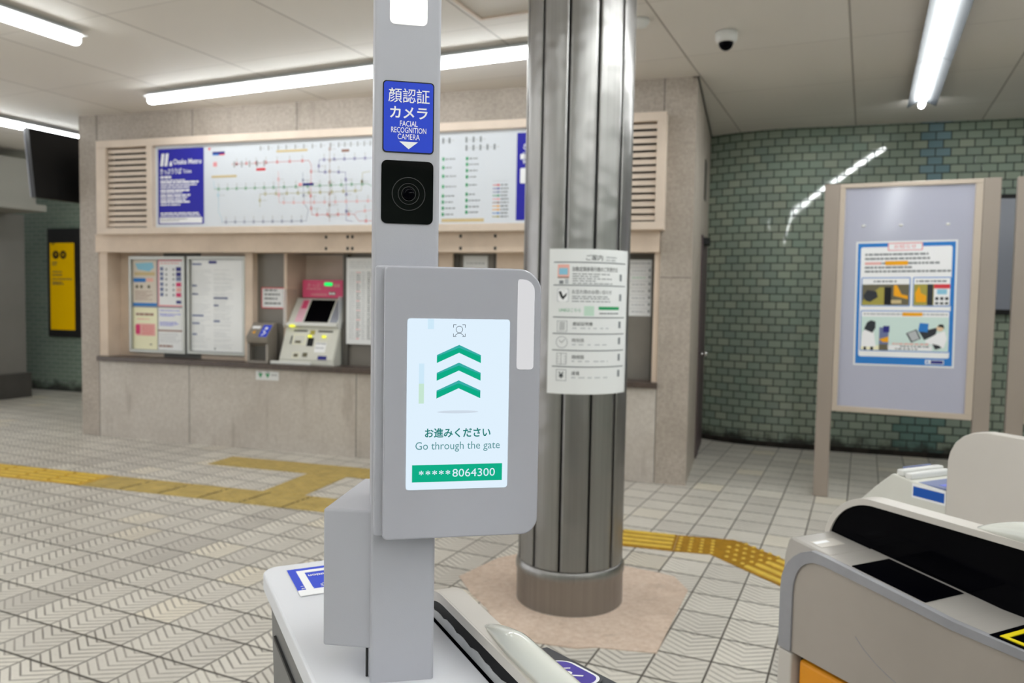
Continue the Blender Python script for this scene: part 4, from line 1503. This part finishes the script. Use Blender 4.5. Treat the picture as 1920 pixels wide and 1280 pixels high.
s.poly([(0.047, 0.433), (0.047, 0.46), (0.16, 0.56), (0.20, 0.56), (0.20, 0.433)], 'ink_olive', 6)
s.poly([(0.055, 0.50), (0.08, 0.54), (0.14, 0.53), (0.15, 0.49), (0.10, 0.455), (0.07, 0.465)], 'ink_dark', 7)
s.rect(0.19, 0.435, 0.235, 0.56, 'ink_black', 7)
s.poly([(0.25, 0.575), (0.27, 0.575), (0.30, 0.51), (0.34, 0.50), (0.34, 0.475), (0.25, 0.50)], 'ink_orange', 7)
s.rect(0.235, 0.445, 0.30, 0.47, 'ink_tan', 7)
s.rect(0.377, 0.433, 0.598, 0.580, 'ink_olive', 5)
s.rect(0.46, 0.433, 0.495, 0.580, 'ink_dark', 6)
s.poly([(0.385, 0.52), (0.41, 0.57), (0.42, 0.52), (0.455, 0.50), (0.455, 0.455), (0.39, 0.455)], 'ink_orange', 6)
s.rect(0.50, 0.433, 0.598, 0.580, 'ink_white', 6)
s.rect(0.50, 0.55, 0.598, 0.580, 'ink_red', 7)
s.rrect(0.52, 0.51, 0.58, 0.545, 0.006, 'ink_cyan', 7)
for x in (0.51, 0.54, 0.57):
    s.rect(x, 0.44, x + 0.02, 0.455, 'ink_dark', 7)
    s.rect(x, 0.47, x + 0.02, 0.49, 'ink_dark', 7)
s.dashes(0.06, 0.59, 0.363, 0.013, 'ink_lightgrey', 5, 0.015, 0.04, 0.004)
s.rrect(0.31, 0.357, 0.435, 0.382, 0.005, 'ink_orange', 6)
s.rect(0.047, 0.112, 0.598, 0.350, 'ink_mint', 5)
s.rect(0.047, 0.112, 0.17, 0.145, 'ink_cream', 6)
s.poly([(0.047, 0.135), (0.055, 0.24), (0.085, 0.265), (0.13, 0.24), (0.145, 0.135)], 'ink_white', 7)       # woman seen from behind
s.poly([(0.065, 0.26), (0.085, 0.31), (0.11, 0.325), (0.14, 0.315), (0.14, 0.27), (0.12, 0.235)], 'ink_dark', 8)
s.rect(0.066, 0.112, 0.082, 0.135, 'ink_black', 8)
s.rect(0.11, 0.112, 0.128, 0.135, 'ink_black', 8)
s.rect(0.165, 0.112, 0.225, 0.155, 'ink_photo', 7)
s.rect(0.165, 0.155, 0.225, 0.275, 'ink_slate', 7)
s.poly([(0.165, 0.19), (0.19, 0.17), (0.225, 0.17), (0.225, 0.21)], 'ink_orange', 8)
s.rect(0.19, 0.24, 0.23, 0.285, 'ink_navy', 8)
s.poly([(0.335, 0.235), (0.40, 0.265), (0.43, 0.20), (0.37, 0.17)], 'ink_dark', 7)
s.poly([(0.345, 0.235), (0.395, 0.257), (0.42, 0.20), (0.375, 0.18)], 'ink_lightgrey', 8)
s.poly([(0.41, 0.25), (0.42, 0.31), (0.475, 0.305), (0.47, 0.245)], 'ink_sky', 7)
s.poly([(0.415, 0.25), (0.48, 0.265), (0.53, 0.28), (0.52, 0.23), (0.45, 0.19)], 'ink_dark', 6)
s.poly([(0.45, 0.18), (0.53, 0.24), (0.575, 0.255), (0.59, 0.20), (0.57, 0.135), (0.51, 0.15)], 'ink_white', 8)  # seated operator
s.disc(0.545, 0.275, 0.022, 'ink_skin', 8, 14)
s.poly([(0.53, 0.285), (0.54, 0.302), (0.565, 0.30), (0.572, 0.272), (0.56, 0.28)], 'ink_black', 9)
s.poly([(0.50, 0.165), (0.54, 0.155), (0.56, 0.14), (0.52, 0.125)], 'ink_dark', 9)
s.dashes(0.25, 0.48, 0.155, 0.010, 'ink_rose', 8)
s.rect(0.22, 0.115, 0.50, 0.150, 'ink_white', 7)
s.dashes(0.30, 0.48, 0.138, 0.009, 'ink_grey', 8)
s.dashes(0.27, 0.41, 0.120, 0.009, 'ink_grey', 8)
s.rrect(0.46, 0.022, 0.575, 0.052, 0.004, 'ink_white', 3)
s.rect(0.495, 0.026, 0.57, 0.048, 'ink_navy', 4)
metro_mark(s, 0.466, 0.028, 0.018, 'ink_sky', 4)
pb = Vector((0.548, 6.10, 0)) + GX * 0.200 - GY * 0.0135
o = s.build('poster', 'paper_gloss', R4(W_, H_), None, (pb.x, pb.y, 0.985), GA, 0.001)
o.rotation_euler = (0, radians(-0.8), GA)
tag(o, 'blue framed announcement poster fixed on the beige free-standing board', 'poster')

# blank grey display on the green wall
r = empty('wall_display', (1.80, 7.985, 1.40))
tag(r, 'blank grey wall display with black edges on the green tiles, between the two boards', 'display')
bx('frame', 0, 1.0, -0.05, 0.0, -0.045, 1.03, 'black_matt', r)
bx('screen', 0.012, 0.988, -0.056, -0.0505, 0.0, 0.99, 'screen_grey', r)

# ------------------------------------------------------------------ ticket gates
TH = radians(42.9)     # gates run along this turned axis: local x = across, local y = along


def at_gate(v):
    return (v * cos(TH), v * sin(TH), 0)


GG = 'ticket gates in a row'
def arc_profile(u_end, z_low, r_u, r_z, z_top):
    """vertical end, rounded shoulder, flat top"""
    out = [(u_end, z_low)]
    for i in range(17):
        t_ = pi / 2 * i / 16
        out.append((u_end - r_u + r_u * cos(t_), z_top - r_z + r_z * sin(t_)))
    return out + [(-0.6, z_top)]


RIM_OUT = arc_profile(1.258, 0.80, 0.125, 0.125, 1.0)
RIM_IN = arc_profile(1.246, 0.80, 0.116, 0.114, 0.987)


def lamp(parent, x, y0, y1, w_, z0, h_):
    """glossy translucent dome lamp lying along the rim"""
    vs, fs = [], []
    n, mseg = 24, 10
    for i in range(n + 1):
        t_ = i / n
        e = max(0.04, min(1.0, (min(t_, 1 - t_) * (y1 - y0) / 0.085))) ** 0.62
        for j in range(mseg + 1):
            a = pi * j / mseg
            vs.append((x - cos(a) * w_ / 2 * (0.35 + 0.65 * e), y1 + (y0 - y1) * t_, z0 + sin(a) ** 0.8 * h_ * e))
    for i in range(n):
        for j in range(mseg):
            a = i * (mseg + 1) + j
            fs.append((a, a + 1, a + mseg + 2, a + mseg + 1))
    fs.append(tuple(range(mseg + 1))[::-1])
    fs.append(tuple(n * (mseg + 1) + j for j in range(mseg + 1)))
    for i in range(n):
        a, c_ = i * (mseg + 1), (i + 1) * (mseg + 1)
        fs.append((a, c_, c_ + mseg, a + mseg))
    return mesh_obj('lamp_dome', vs, fs, 'lamp_plastic', parent, smooth=True)


# gate 1: carries the face recognition terminal
r = empty('ticket_gate', at_gate(0.0), TH)
tag(r, 'ticket gate with a flat white cover, carrying the face recognition terminal', 'ticket gate', GG)
r1 = r
cov = rr_pts(0.187, -0.6, 0.383, 1.343, (0.0, 0.0, 0.004, 0.03), 8)
MB().prism(cov, 0.925, 0.955, 'z').build('cover', 'cover_white', r, bev=0.006, seg=3)
MB().prism([(-0.6, 0.0), (1.17, 0.0), (1.19, 0.45), (1.285, 0.90), (1.315, 0.924), (-0.6, 0.924)], 0.196, 0.382, 'x').build('body', 'gate_dark', r)
bx('groove', 0.192, 0.199, -0.6, 1.24, 0.872, 0.878, 'black_matt', r)
ro = [(a - 0.135, z) for a, z in RIM_OUT]
ri = [(a - 0.135, z) for a, z in RIM_IN]
MB().prism(ro + [(-0.6, 0.86)], 0.3875, 0.420, 'x').ring(ro, ri, 0.3845, 0.3872, 'x').build('rim', 'gate_light', r)
soft(r.children[-1])
MB().prism(ri + [(-0.6, 0.86)], 0.3865, 0.3873, 'x').build('inner_panel', 'black_gloss', r)
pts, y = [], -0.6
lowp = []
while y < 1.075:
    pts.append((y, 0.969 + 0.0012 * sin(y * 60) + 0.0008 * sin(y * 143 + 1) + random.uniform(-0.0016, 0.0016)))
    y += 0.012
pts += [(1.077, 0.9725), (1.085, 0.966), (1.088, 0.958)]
MB().prism(pts + [(1.088, 0.9555), (-0.6, 0.9555)], 0.3858, 0.3864, 'x').build('wavy_strip', 'band_white', r)  # pale band with a wavy upper edge on the inner panel
lamp(r, 0.4055, 0.56, 0.885, 0.033, 0.998, 0.026)
led = [(1.036, 0.872), (1.030, 0.878), (0.829, 0.912), (0.70, 0.932), (0.60, 0.93), (-0.6, 0.93), (-0.6, 0.60), (1.03, 0.60)]
MB().prism(led, 0.421, 0.575, 'x').build('reader_body', 'slate', r, bev=0.003)
s = Sheet(0.0004)
s.rrect(-0.050, -0.060, 0.050, 0.060, 0.030, 'ink_white', 1)
s.rrect(-0.0455, -0.0555, 0.0455, 0.0555, 0.026, 'ink_purple', 2)
s.disc(0.018, -0.002, 0.009, 'ink_white', 3, 12)
s.line([(0.004, -0.022), (0.020, -0.014), (0.030, -0.024)], 0.005, 'ink_white', 3)
s.line([(0.004, 0.016), (0.020, 0.022), (0.032, 0.014)], 0.004, 'ink_white', 3)
o = s.build('touch_badge', 'slate', rr_pts(-0.053, -0.063, 0.053, 0.063, 0.032), r, (0.513, 0.902, 0.9022), 0, 0.001)
o.rotation_euler = (-pi / 2 - atan2(0.034, 0.201), 0, 0)
# blue sticker on the cover: read from the far side
s = Sheet(0.0004)
SW, SH = 0.150, 0.125
s.rect(0, 0.022, SW, SH, 'ink_stickerblue', 1)
s.frame(0.013, 0.012, SW - 0.016, SH - 0.012, 0.012, 'ink_white', 2)
s.rect(0, 0, SW, 0.024, 'ink_white', 3)
s.text('Recognition', 0.089, 0.092, 0.0135, 'ink_white', 3, width=0.061, align='L', bold=0.02, rot=pi)
for k in range(40):
    x_, z_ = random.uniform(0.002, SW - 0.02), random.uniform(0.020, 0.042)
    s.rect(x_, z_, x_ + random.uniform(0.002, 0.006), z_ + random.uniform(0.001, 0.003), 'ink_white', 4)
o = s.build('cover_sticker', 'ink_white', R4(SW, SH), r, (0.224, 1.185, 0.9560), 0, 0.0004)
o.rotation_euler = (-pi / 2, 0, 0)
o['label'] = 'worn blue and white sticker on the gate cover'

# gate 2: the large gate at the right
r = empty('ticket_gate', at_gate(1.29), TH)
tag(r, 'large beige ticket gate with sloping reader panel and black inner side, at lower right', 'ticket gate', GG)
F_OUT = [(1.254, 0.655), (1.2535, 0.790), (1.251, 0.815), (1.244, 0.835), (1.233, 0.853), (1.218, 0.869), (1.199, 0.883), (1.171, 0.8945), (1.140, 0.8935), (1.02, 0.882), (0.90, 0.871), (0.852, 0.866), (0.731, 0.864), (-0.6, 0.864)]
F_IN = [(1.219, 0.655), (1.219, 0.785), (1.217, 0.808), (1.212, 0.826), (1.205, 0.841), (1.196, 0.853), (1.183, 0.863), (1.165, 0.871), (1.137, 0.873), (1.02, 0.864), (0.90, 0.854), (0.852, 0.850), (0.731, 0.849), (-0.6, 0.849)]
cap = [(1.262, 0.655), (1.262, 0.80), (1.258, 0.86), (1.248, 0.896), (1.240, 0.9035), (1.1355, 0.8935), (1.1355, 0.655)]
q = MB().prism(F_IN + [(-0.6, 0.655)], 0.002, 0.010, 'x')
arc = [(1.055, 0.755), (1.035, 0.738), (1.005, 0.720), (0.975, 0.708), (0.945, 0.699), (0.925, 0.695)]
q.ring([(a, z + 0.0014) for a, z in arc], [(a, z - 0.0002) for a, z in arc], 0.0015, 0.0021, 'x', 1)
q.build('side_panel', ['gate_beige', 'gate_trim'], r)
MB().ring(F_OUT, F_IN, -0.002, 0.012, 'x').build('edge_trim', 'gate_trim', r)
soft(r.children[-1])
top = [(1.1345, 0.8930), (1.02, 0.882), (0.90, 0.871), (0.852, 0.866), (0.731, 0.864), (-0.6, 0.864), (-0.6, 0.655), (1.1345, 0.655)]
MB().prism(top, 0.0125, 0.137, 'x').build('top_panel', 'gate_top', r)
MB().prism(cap, 0.0125, 0.137, 'x').build('end_cap', 'gate_top', r, bev=0.004)


def slope_quad(name, x0, x1, y0, y1, mat, lift, parent):
    """thin plate following the top panel"""
    def zt(y):
        P = [(-0.6, 0.864), (0.731, 0.864), (0.852, 0.866), (0.90, 0.871), (1.02, 0.882), (1.1345, 0.8930), (1.24, 0.9035)]
        for i in range(len(P) - 1):
            if P[i][0] <= y <= P[i + 1][0]:
                f = (y - P[i][0]) / (P[i + 1][0] - P[i][0])
                return P[i][1] + f * (P[i + 1][1] - P[i][1])
        return 0.864
    ys = sorted({y0, y1} | {p for p in (0.731, 0.852, 0.90, 1.02) if y0 < p < y1})
    prof = [(y, zt(y) + lift) for y in ys] + [(y, zt(y) + 0.0002) for y in ys[::-1]]
    return MB().prism(prof, x0, x1, 'x').build(name, mat, parent)


slope_quad('glint_label', 0.030, 0.100, 1.172, 1.205, 'gate_light', 0.001, r)  # pale rectangle, base of the painted tube reflection
slope_quad('glint_label', 0.034, 0.075, 1.190, 1.200, 'ink_white', 0.0014, r)  # bright streak: a tube's reflection painted on the end cap
slope_quad('display_window', 0.016, 0.127, 0.918, 1.082, 'black_gloss', 0.0015, r)
slope_quad('touch_pad', 0.006, 0.115, 0.50, 0.792, 'black_gloss', 0.0015, r)
q = MB()
fw_ = 0.008
for (x0_, x1_, y0_, y1_) in ((0.015, 0.105, 0.770, 0.780), (0.015, 0.105, 0.60, 0.61), (0.015, 0.0235, 0.61, 0.770), (0.0965, 0.105, 0.61, 0.770)):
    q.box(x0_, x1_, y0_, y1_, 0.8658, 0.8675)
q.build('pad_border', 'ink_yellow', r)
MB().prism(RIM_IN + [(-0.6, 0.86)], 0.1372, 0.1390, 'x').build('inner_panel', 'black_gloss', r)
MB().prism(RIM_OUT + [(-0.6, 0.60), (1.258, 0.60)], 0.1395, 0.178, 'x').ring(RIM_OUT, RIM_IN, 0.132, 0.1393, 'x').build('rim', 'gate_light', r)
soft(r.children[-1])
lamp(r, 0.155, 0.56, 0.912, 0.042, 0.998, 0.036)
bx('end_post', 0.0, 0.137, 1.216, 1.256, 0.0, 0.651, 'gate_light', r, 0.004)
bx('recess', 0.03, 0.137, -0.6, 1.216, 0.30, 0.655, 'black_matt', r)
MB().box(0.012, 0.034, -0.6, 1.207, 0.30, 0.642).build('flap_pad', 'orange_pad', r, bev=0.009, seg=3)
bx('lower_body', 0.002, 0.137, -0.6, 1.216, 0.0, 0.297, 'gate_beige', r, 0.003)

# gate 3: seen over the rim of the large gate
r = empty('ticket_gate', at_gate(2.04), TH)
tag(r, 'farther ticket gate with a tall rounded beige panel, beyond the large gate', 'ticket gate', GG)
pan = [(1.380, 0.0), (1.380, 0.99), (1.374, 1.018), (1.360, 1.046), (1.338, 1.067), (1.310, 1.081), (1.276, 1.087), (-0.3, 1.087), (-0.3, 0.0)]
soft(MB().prism(pan, -0.012, 0.030, 'x').build('tall_panel', 'gate_light', r, bev=0.003), 40)
MB().prism([(1.70, 0.0), (1.70, 0.78), (1.62, 0.862), (1.562, 0.914), (1.553, 0.916), (1.502, 0.908), (1.381, 0.900), (1.381, 0.0)], 0.0, 0.19, 'x').build('nose', 'machine_white', r, bev=0.004)
bx('ticket_slot_rib', 0.004, 0.186, 1.525, 1.548, 0.913, 0.932, 'white_plastic', r, 0.004)
bx('ticket_slot_rib', 0.004, 0.186, 1.500, 1.522, 0.908, 0.926, 'white_plastic', r, 0.004)
bx('slot_label', 0.04, 0.16, 1.549, 1.556, 0.915, 0.934, 'ink_slate', r)
MB().box(0.006, 0.186, 1.384, 1.496, 0.902, 0.9065).build('reader_sheet', 'ink_slate', r)
MB().box(0.03, 0.10, 1.405, 1.43, 0.9067, 0.9075).build('reader_mark', 'ink_lilac', r)
s = Sheet()
s.rect(0.004, 0.006, 0.101, 0.034, 'ink_royal', 1)
o = s.build('side_label', 'ink_white', R4(0.105, 0.042), r, (-0.001, 1.492, 0.860), -pi / 2, 0.001)

# ------------------------------------------------------------------ face recognition terminal
r = empty('face_recognition_terminal', (-0.38627, 0.83377, 0.9552), radians(28.4))
tag(r, 'grey face recognition post with camera window and lit tablet, standing on the white gate cover', 'face recognition terminal')
Z0 = 0.9552


def tz(z):
    return z - Z0


PD = 0.09
q = MB().prism(rr_pts(-0.0375, 0.0, 0.0390, PD, 0.004, 4), tz(Z0), tz(2.02), 'z')
q.build('post', 'lilac_metal', r)
s = Sheet(0.0004)
o = s.build('status_lamp', 'lamp_window', rr_pts(-0.0205, tz(1.733), 0.0225, tz(1.86), 0.006), r, (0, -0.0012, 0), 0, 0.001)
s = Sheet(0.0003)
xa, xb, za, zb = -0.0265, 0.0302, tz(1.5880), tz(1.6675)
s.rrect(xa, za, xb, zb, 0.0035, 'ink_stickerblue', 1)
cx = (xa + xb) / 2 + 0.0005
s.text('顔認証', cx, tz(1.6440), 0.0165, 'ink_white', 2, width=0.0475, align='C', bold=0.004)
s.text('カメラ', cx - 0.0002, tz(1.6262), 0.0135, 'ink_white', 2, width=0.0435, align='C', bold=0.02)
s.text('FACIAL', cx, tz(1.6172), 0.0064, 'ink_white', 2, width=0.0205, align='C', bold=0.005)
s.text('RECOGNITION', cx, tz(1.6097), 0.0064, 'ink_white', 2, width=0.0405, align='C', bold=0.005)
s.text('CAMERA', cx, tz(1.6022), 0.0064, 'ink_white', 2, width=0.0255, align='C')
s.poly([(cx - 0.0108, tz(1.5997)), (cx, tz(1.5912)), (cx + 0.0108, tz(1.5997))], 'ink_white', 2)
s.build('camera_label', 'ink_black', rr_pts(xa - 0.0013, za - 0.0013, xb + 0.0013, zb + 0.0013, 0.0045), r, (0, -0.0008, 0), 0, 0.0008)
# camera window
s = Sheet(0.0003)
win = s.build('camera_window', 'camera_glass', rr_pts(-0.0287, tz(1.5050), 0.0315, tz(1.5778), 0.0065), r, (0, -0.0012, 0), 0, 0.001)
lx, lz = 0.0028, tz(1.5395)
q = MB()
n = 40
for (ra, rb, y_) in ((0.0195, 0.0185, -0.0016), (0.0125, 0.0117, -0.0018), (0.0085, 0.0078, -0.0020)):
    for i in range(n):
        a, c_ = 2 * pi * i / n, 2 * pi * (i + 1) / n
        vs = [(lx + rr_ * cos(t_), yy, lz + rr_ * sin(t_)) for (rr_, t_, yy) in ((ra, a, y_), (ra, c_, y_), (rb, c_, y_), (rb, a, y_))]
        q.add(vs, [(0, 3, 2, 1)])
q.build('lens_ring', 'charcoal', win)
q = MB()
q.ball((lx, -0.0012, lz), 0.0072, 0.0022, 0.0072, 20, 8)
q.build('lens', 'black_gloss', win, smooth=True)
# tablet
q = MB().prism(rr_pts(-0.0352, tz(1.1412), 0.150, tz(1.4553), (0.004, 0.018, 0.026, 0.004), 10), -0.020, -0.0005, 'y')
hs = q.build('tablet_housing', 'lilac_metal', r, bev=0.002)
q = MB().prism(rr_pts(-0.0252, tz(1.1400), 0.1572, tz(1.4545), (0.0055, 0.020, 0.0275, 0.0055), 12), -0.0345, -0.0200, 'y')
fp = q.build('tablet_front', 'lilac_gloss', hs, bev=0.0022, seg=3)
s = Sheet(0.00025)
sx0, sx1, sz0, sz1 = 0.0008, 0.1196, tz(1.1978), tz(1.3955)
s.rect(0.024, tz(1.3835), 0.031, sz1 - 0.0005, 'screen_paleblue', 1)
s.rect(0.0145, tz(1.321), 0.0205, tz(1.344), 'screen_paleblue', 1)
s.rect(0.0145, tz(1.298), 0.0205, tz(1.321), 'screen_palegreen', 1)
fx, fz = 0.0603, tz(1.3820)
for (dx, dz) in ((-1, -1), (-1, 1), (1, -1), (1, 1)):
    e = 0.0068
    s.line([(fx + dx * e, fz + dz * e * 0.55), (fx + dx * e, fz + dz * e), (fx + dx * e * 0.55, fz + dz * e)], 0.0006, 'screen_grey_ui', 2)
s.circ(fx, fz + 0.0014, 0.0041, 0.0006, 'screen_grey_ui', 2)
s.circ(fx, fz - 0.0088, 0.0060, 0.0006, 'screen_grey_ui', 2, 16, radians(25), radians(155))
for z in (1.3487, 1.3282, 1.3077):
    zc = tz(z)
    dx, rise, th = 0.0255, 0.0118, 0.0080
    s.poly([(fx - dx, zc - th / 2), (fx, zc - th / 2 + rise), (fx + dx, zc - th / 2), (fx + dx, zc + th / 2), (fx, zc + th / 2 + rise), (fx - dx, zc + th / 2)], 'screen_green', 2)
    s.poly([(fx - dx, zc + th / 2 - 0.0006), (fx, zc + th / 2 + rise - 0.0022), (fx + dx, zc + th / 2 - 0.0006), (fx + dx, zc + th / 2 + 0.0012), (fx, zc + th / 2 + rise + 0.0012), (fx - dx, zc + th / 2 + 0.0012)], 'screen_teal', 3)
s.disc(fx - 0.0005, tz(1.2880), 0.024, 'screen_soft', 1, 24, 0.0017)
s.text('お進みください', fx, tz(1.2582), 0.0112, 'screen_inkgreen', 2, width=0.0765, align='C', bold=0.022)
s.text('Go through the gate', fx + 0.0003, tz(1.2417), 0.0118, 'screen_ink', 2, width=0.0985, align='C')
s.rect(0.0078, tz(1.2068), 0.1130, tz(1.2268), 'screen_green', 2)
s.text('8064300', 0.1045, tz(1.2122), 0.0093, 'screen_white', 3, width=0.0500, align='R')
for k in range(5):
    s.text('*', 0.0184 + k * 0.0077, tz(1.2150), 0.0054, 'screen_white', 3, width=0.0054, align='C', bold=0.012)
s.build('screen', 'screen_white', rr_pts(sx0, sz0, sx1, sz1, 0.0035), hs, (0, -0.0352, 0), 0, 0.0006)
s = Sheet()
s.build('light_strip', 'lamp_strip', rr_pts(0.1283, tz(1.3370), 0.1486, tz(1.4425), (0.004, 0.004, 0.014, 0.003)), hs, (0, -0.0350, 0), 0, 0.0004)
# control box at the post's left
bdir = radians(10.1)
q = MB()
rot = Matrix.Rotation(bdir - radians(28.4), 3, 'Z')
pts = [rot @ Vector((a, c_, 0)) for a, c_ in ((-0.0970, -0.004), (-0.030, -0.004), (-0.030, 0.156), (-0.0970, 0.156))]
q.prism([(p.x, p.y) for p in pts], tz(0.9945), tz(1.1635), 'z')
q.build('control_box', 'lilac_metal', r, bev=0.003, seg=3)
MB().tube((-0.0405, 0.02, 0.0), (-0.0405, 0.02, tz(0.9950)), 0.0016, 8).build('cable', 'charcoal', r)
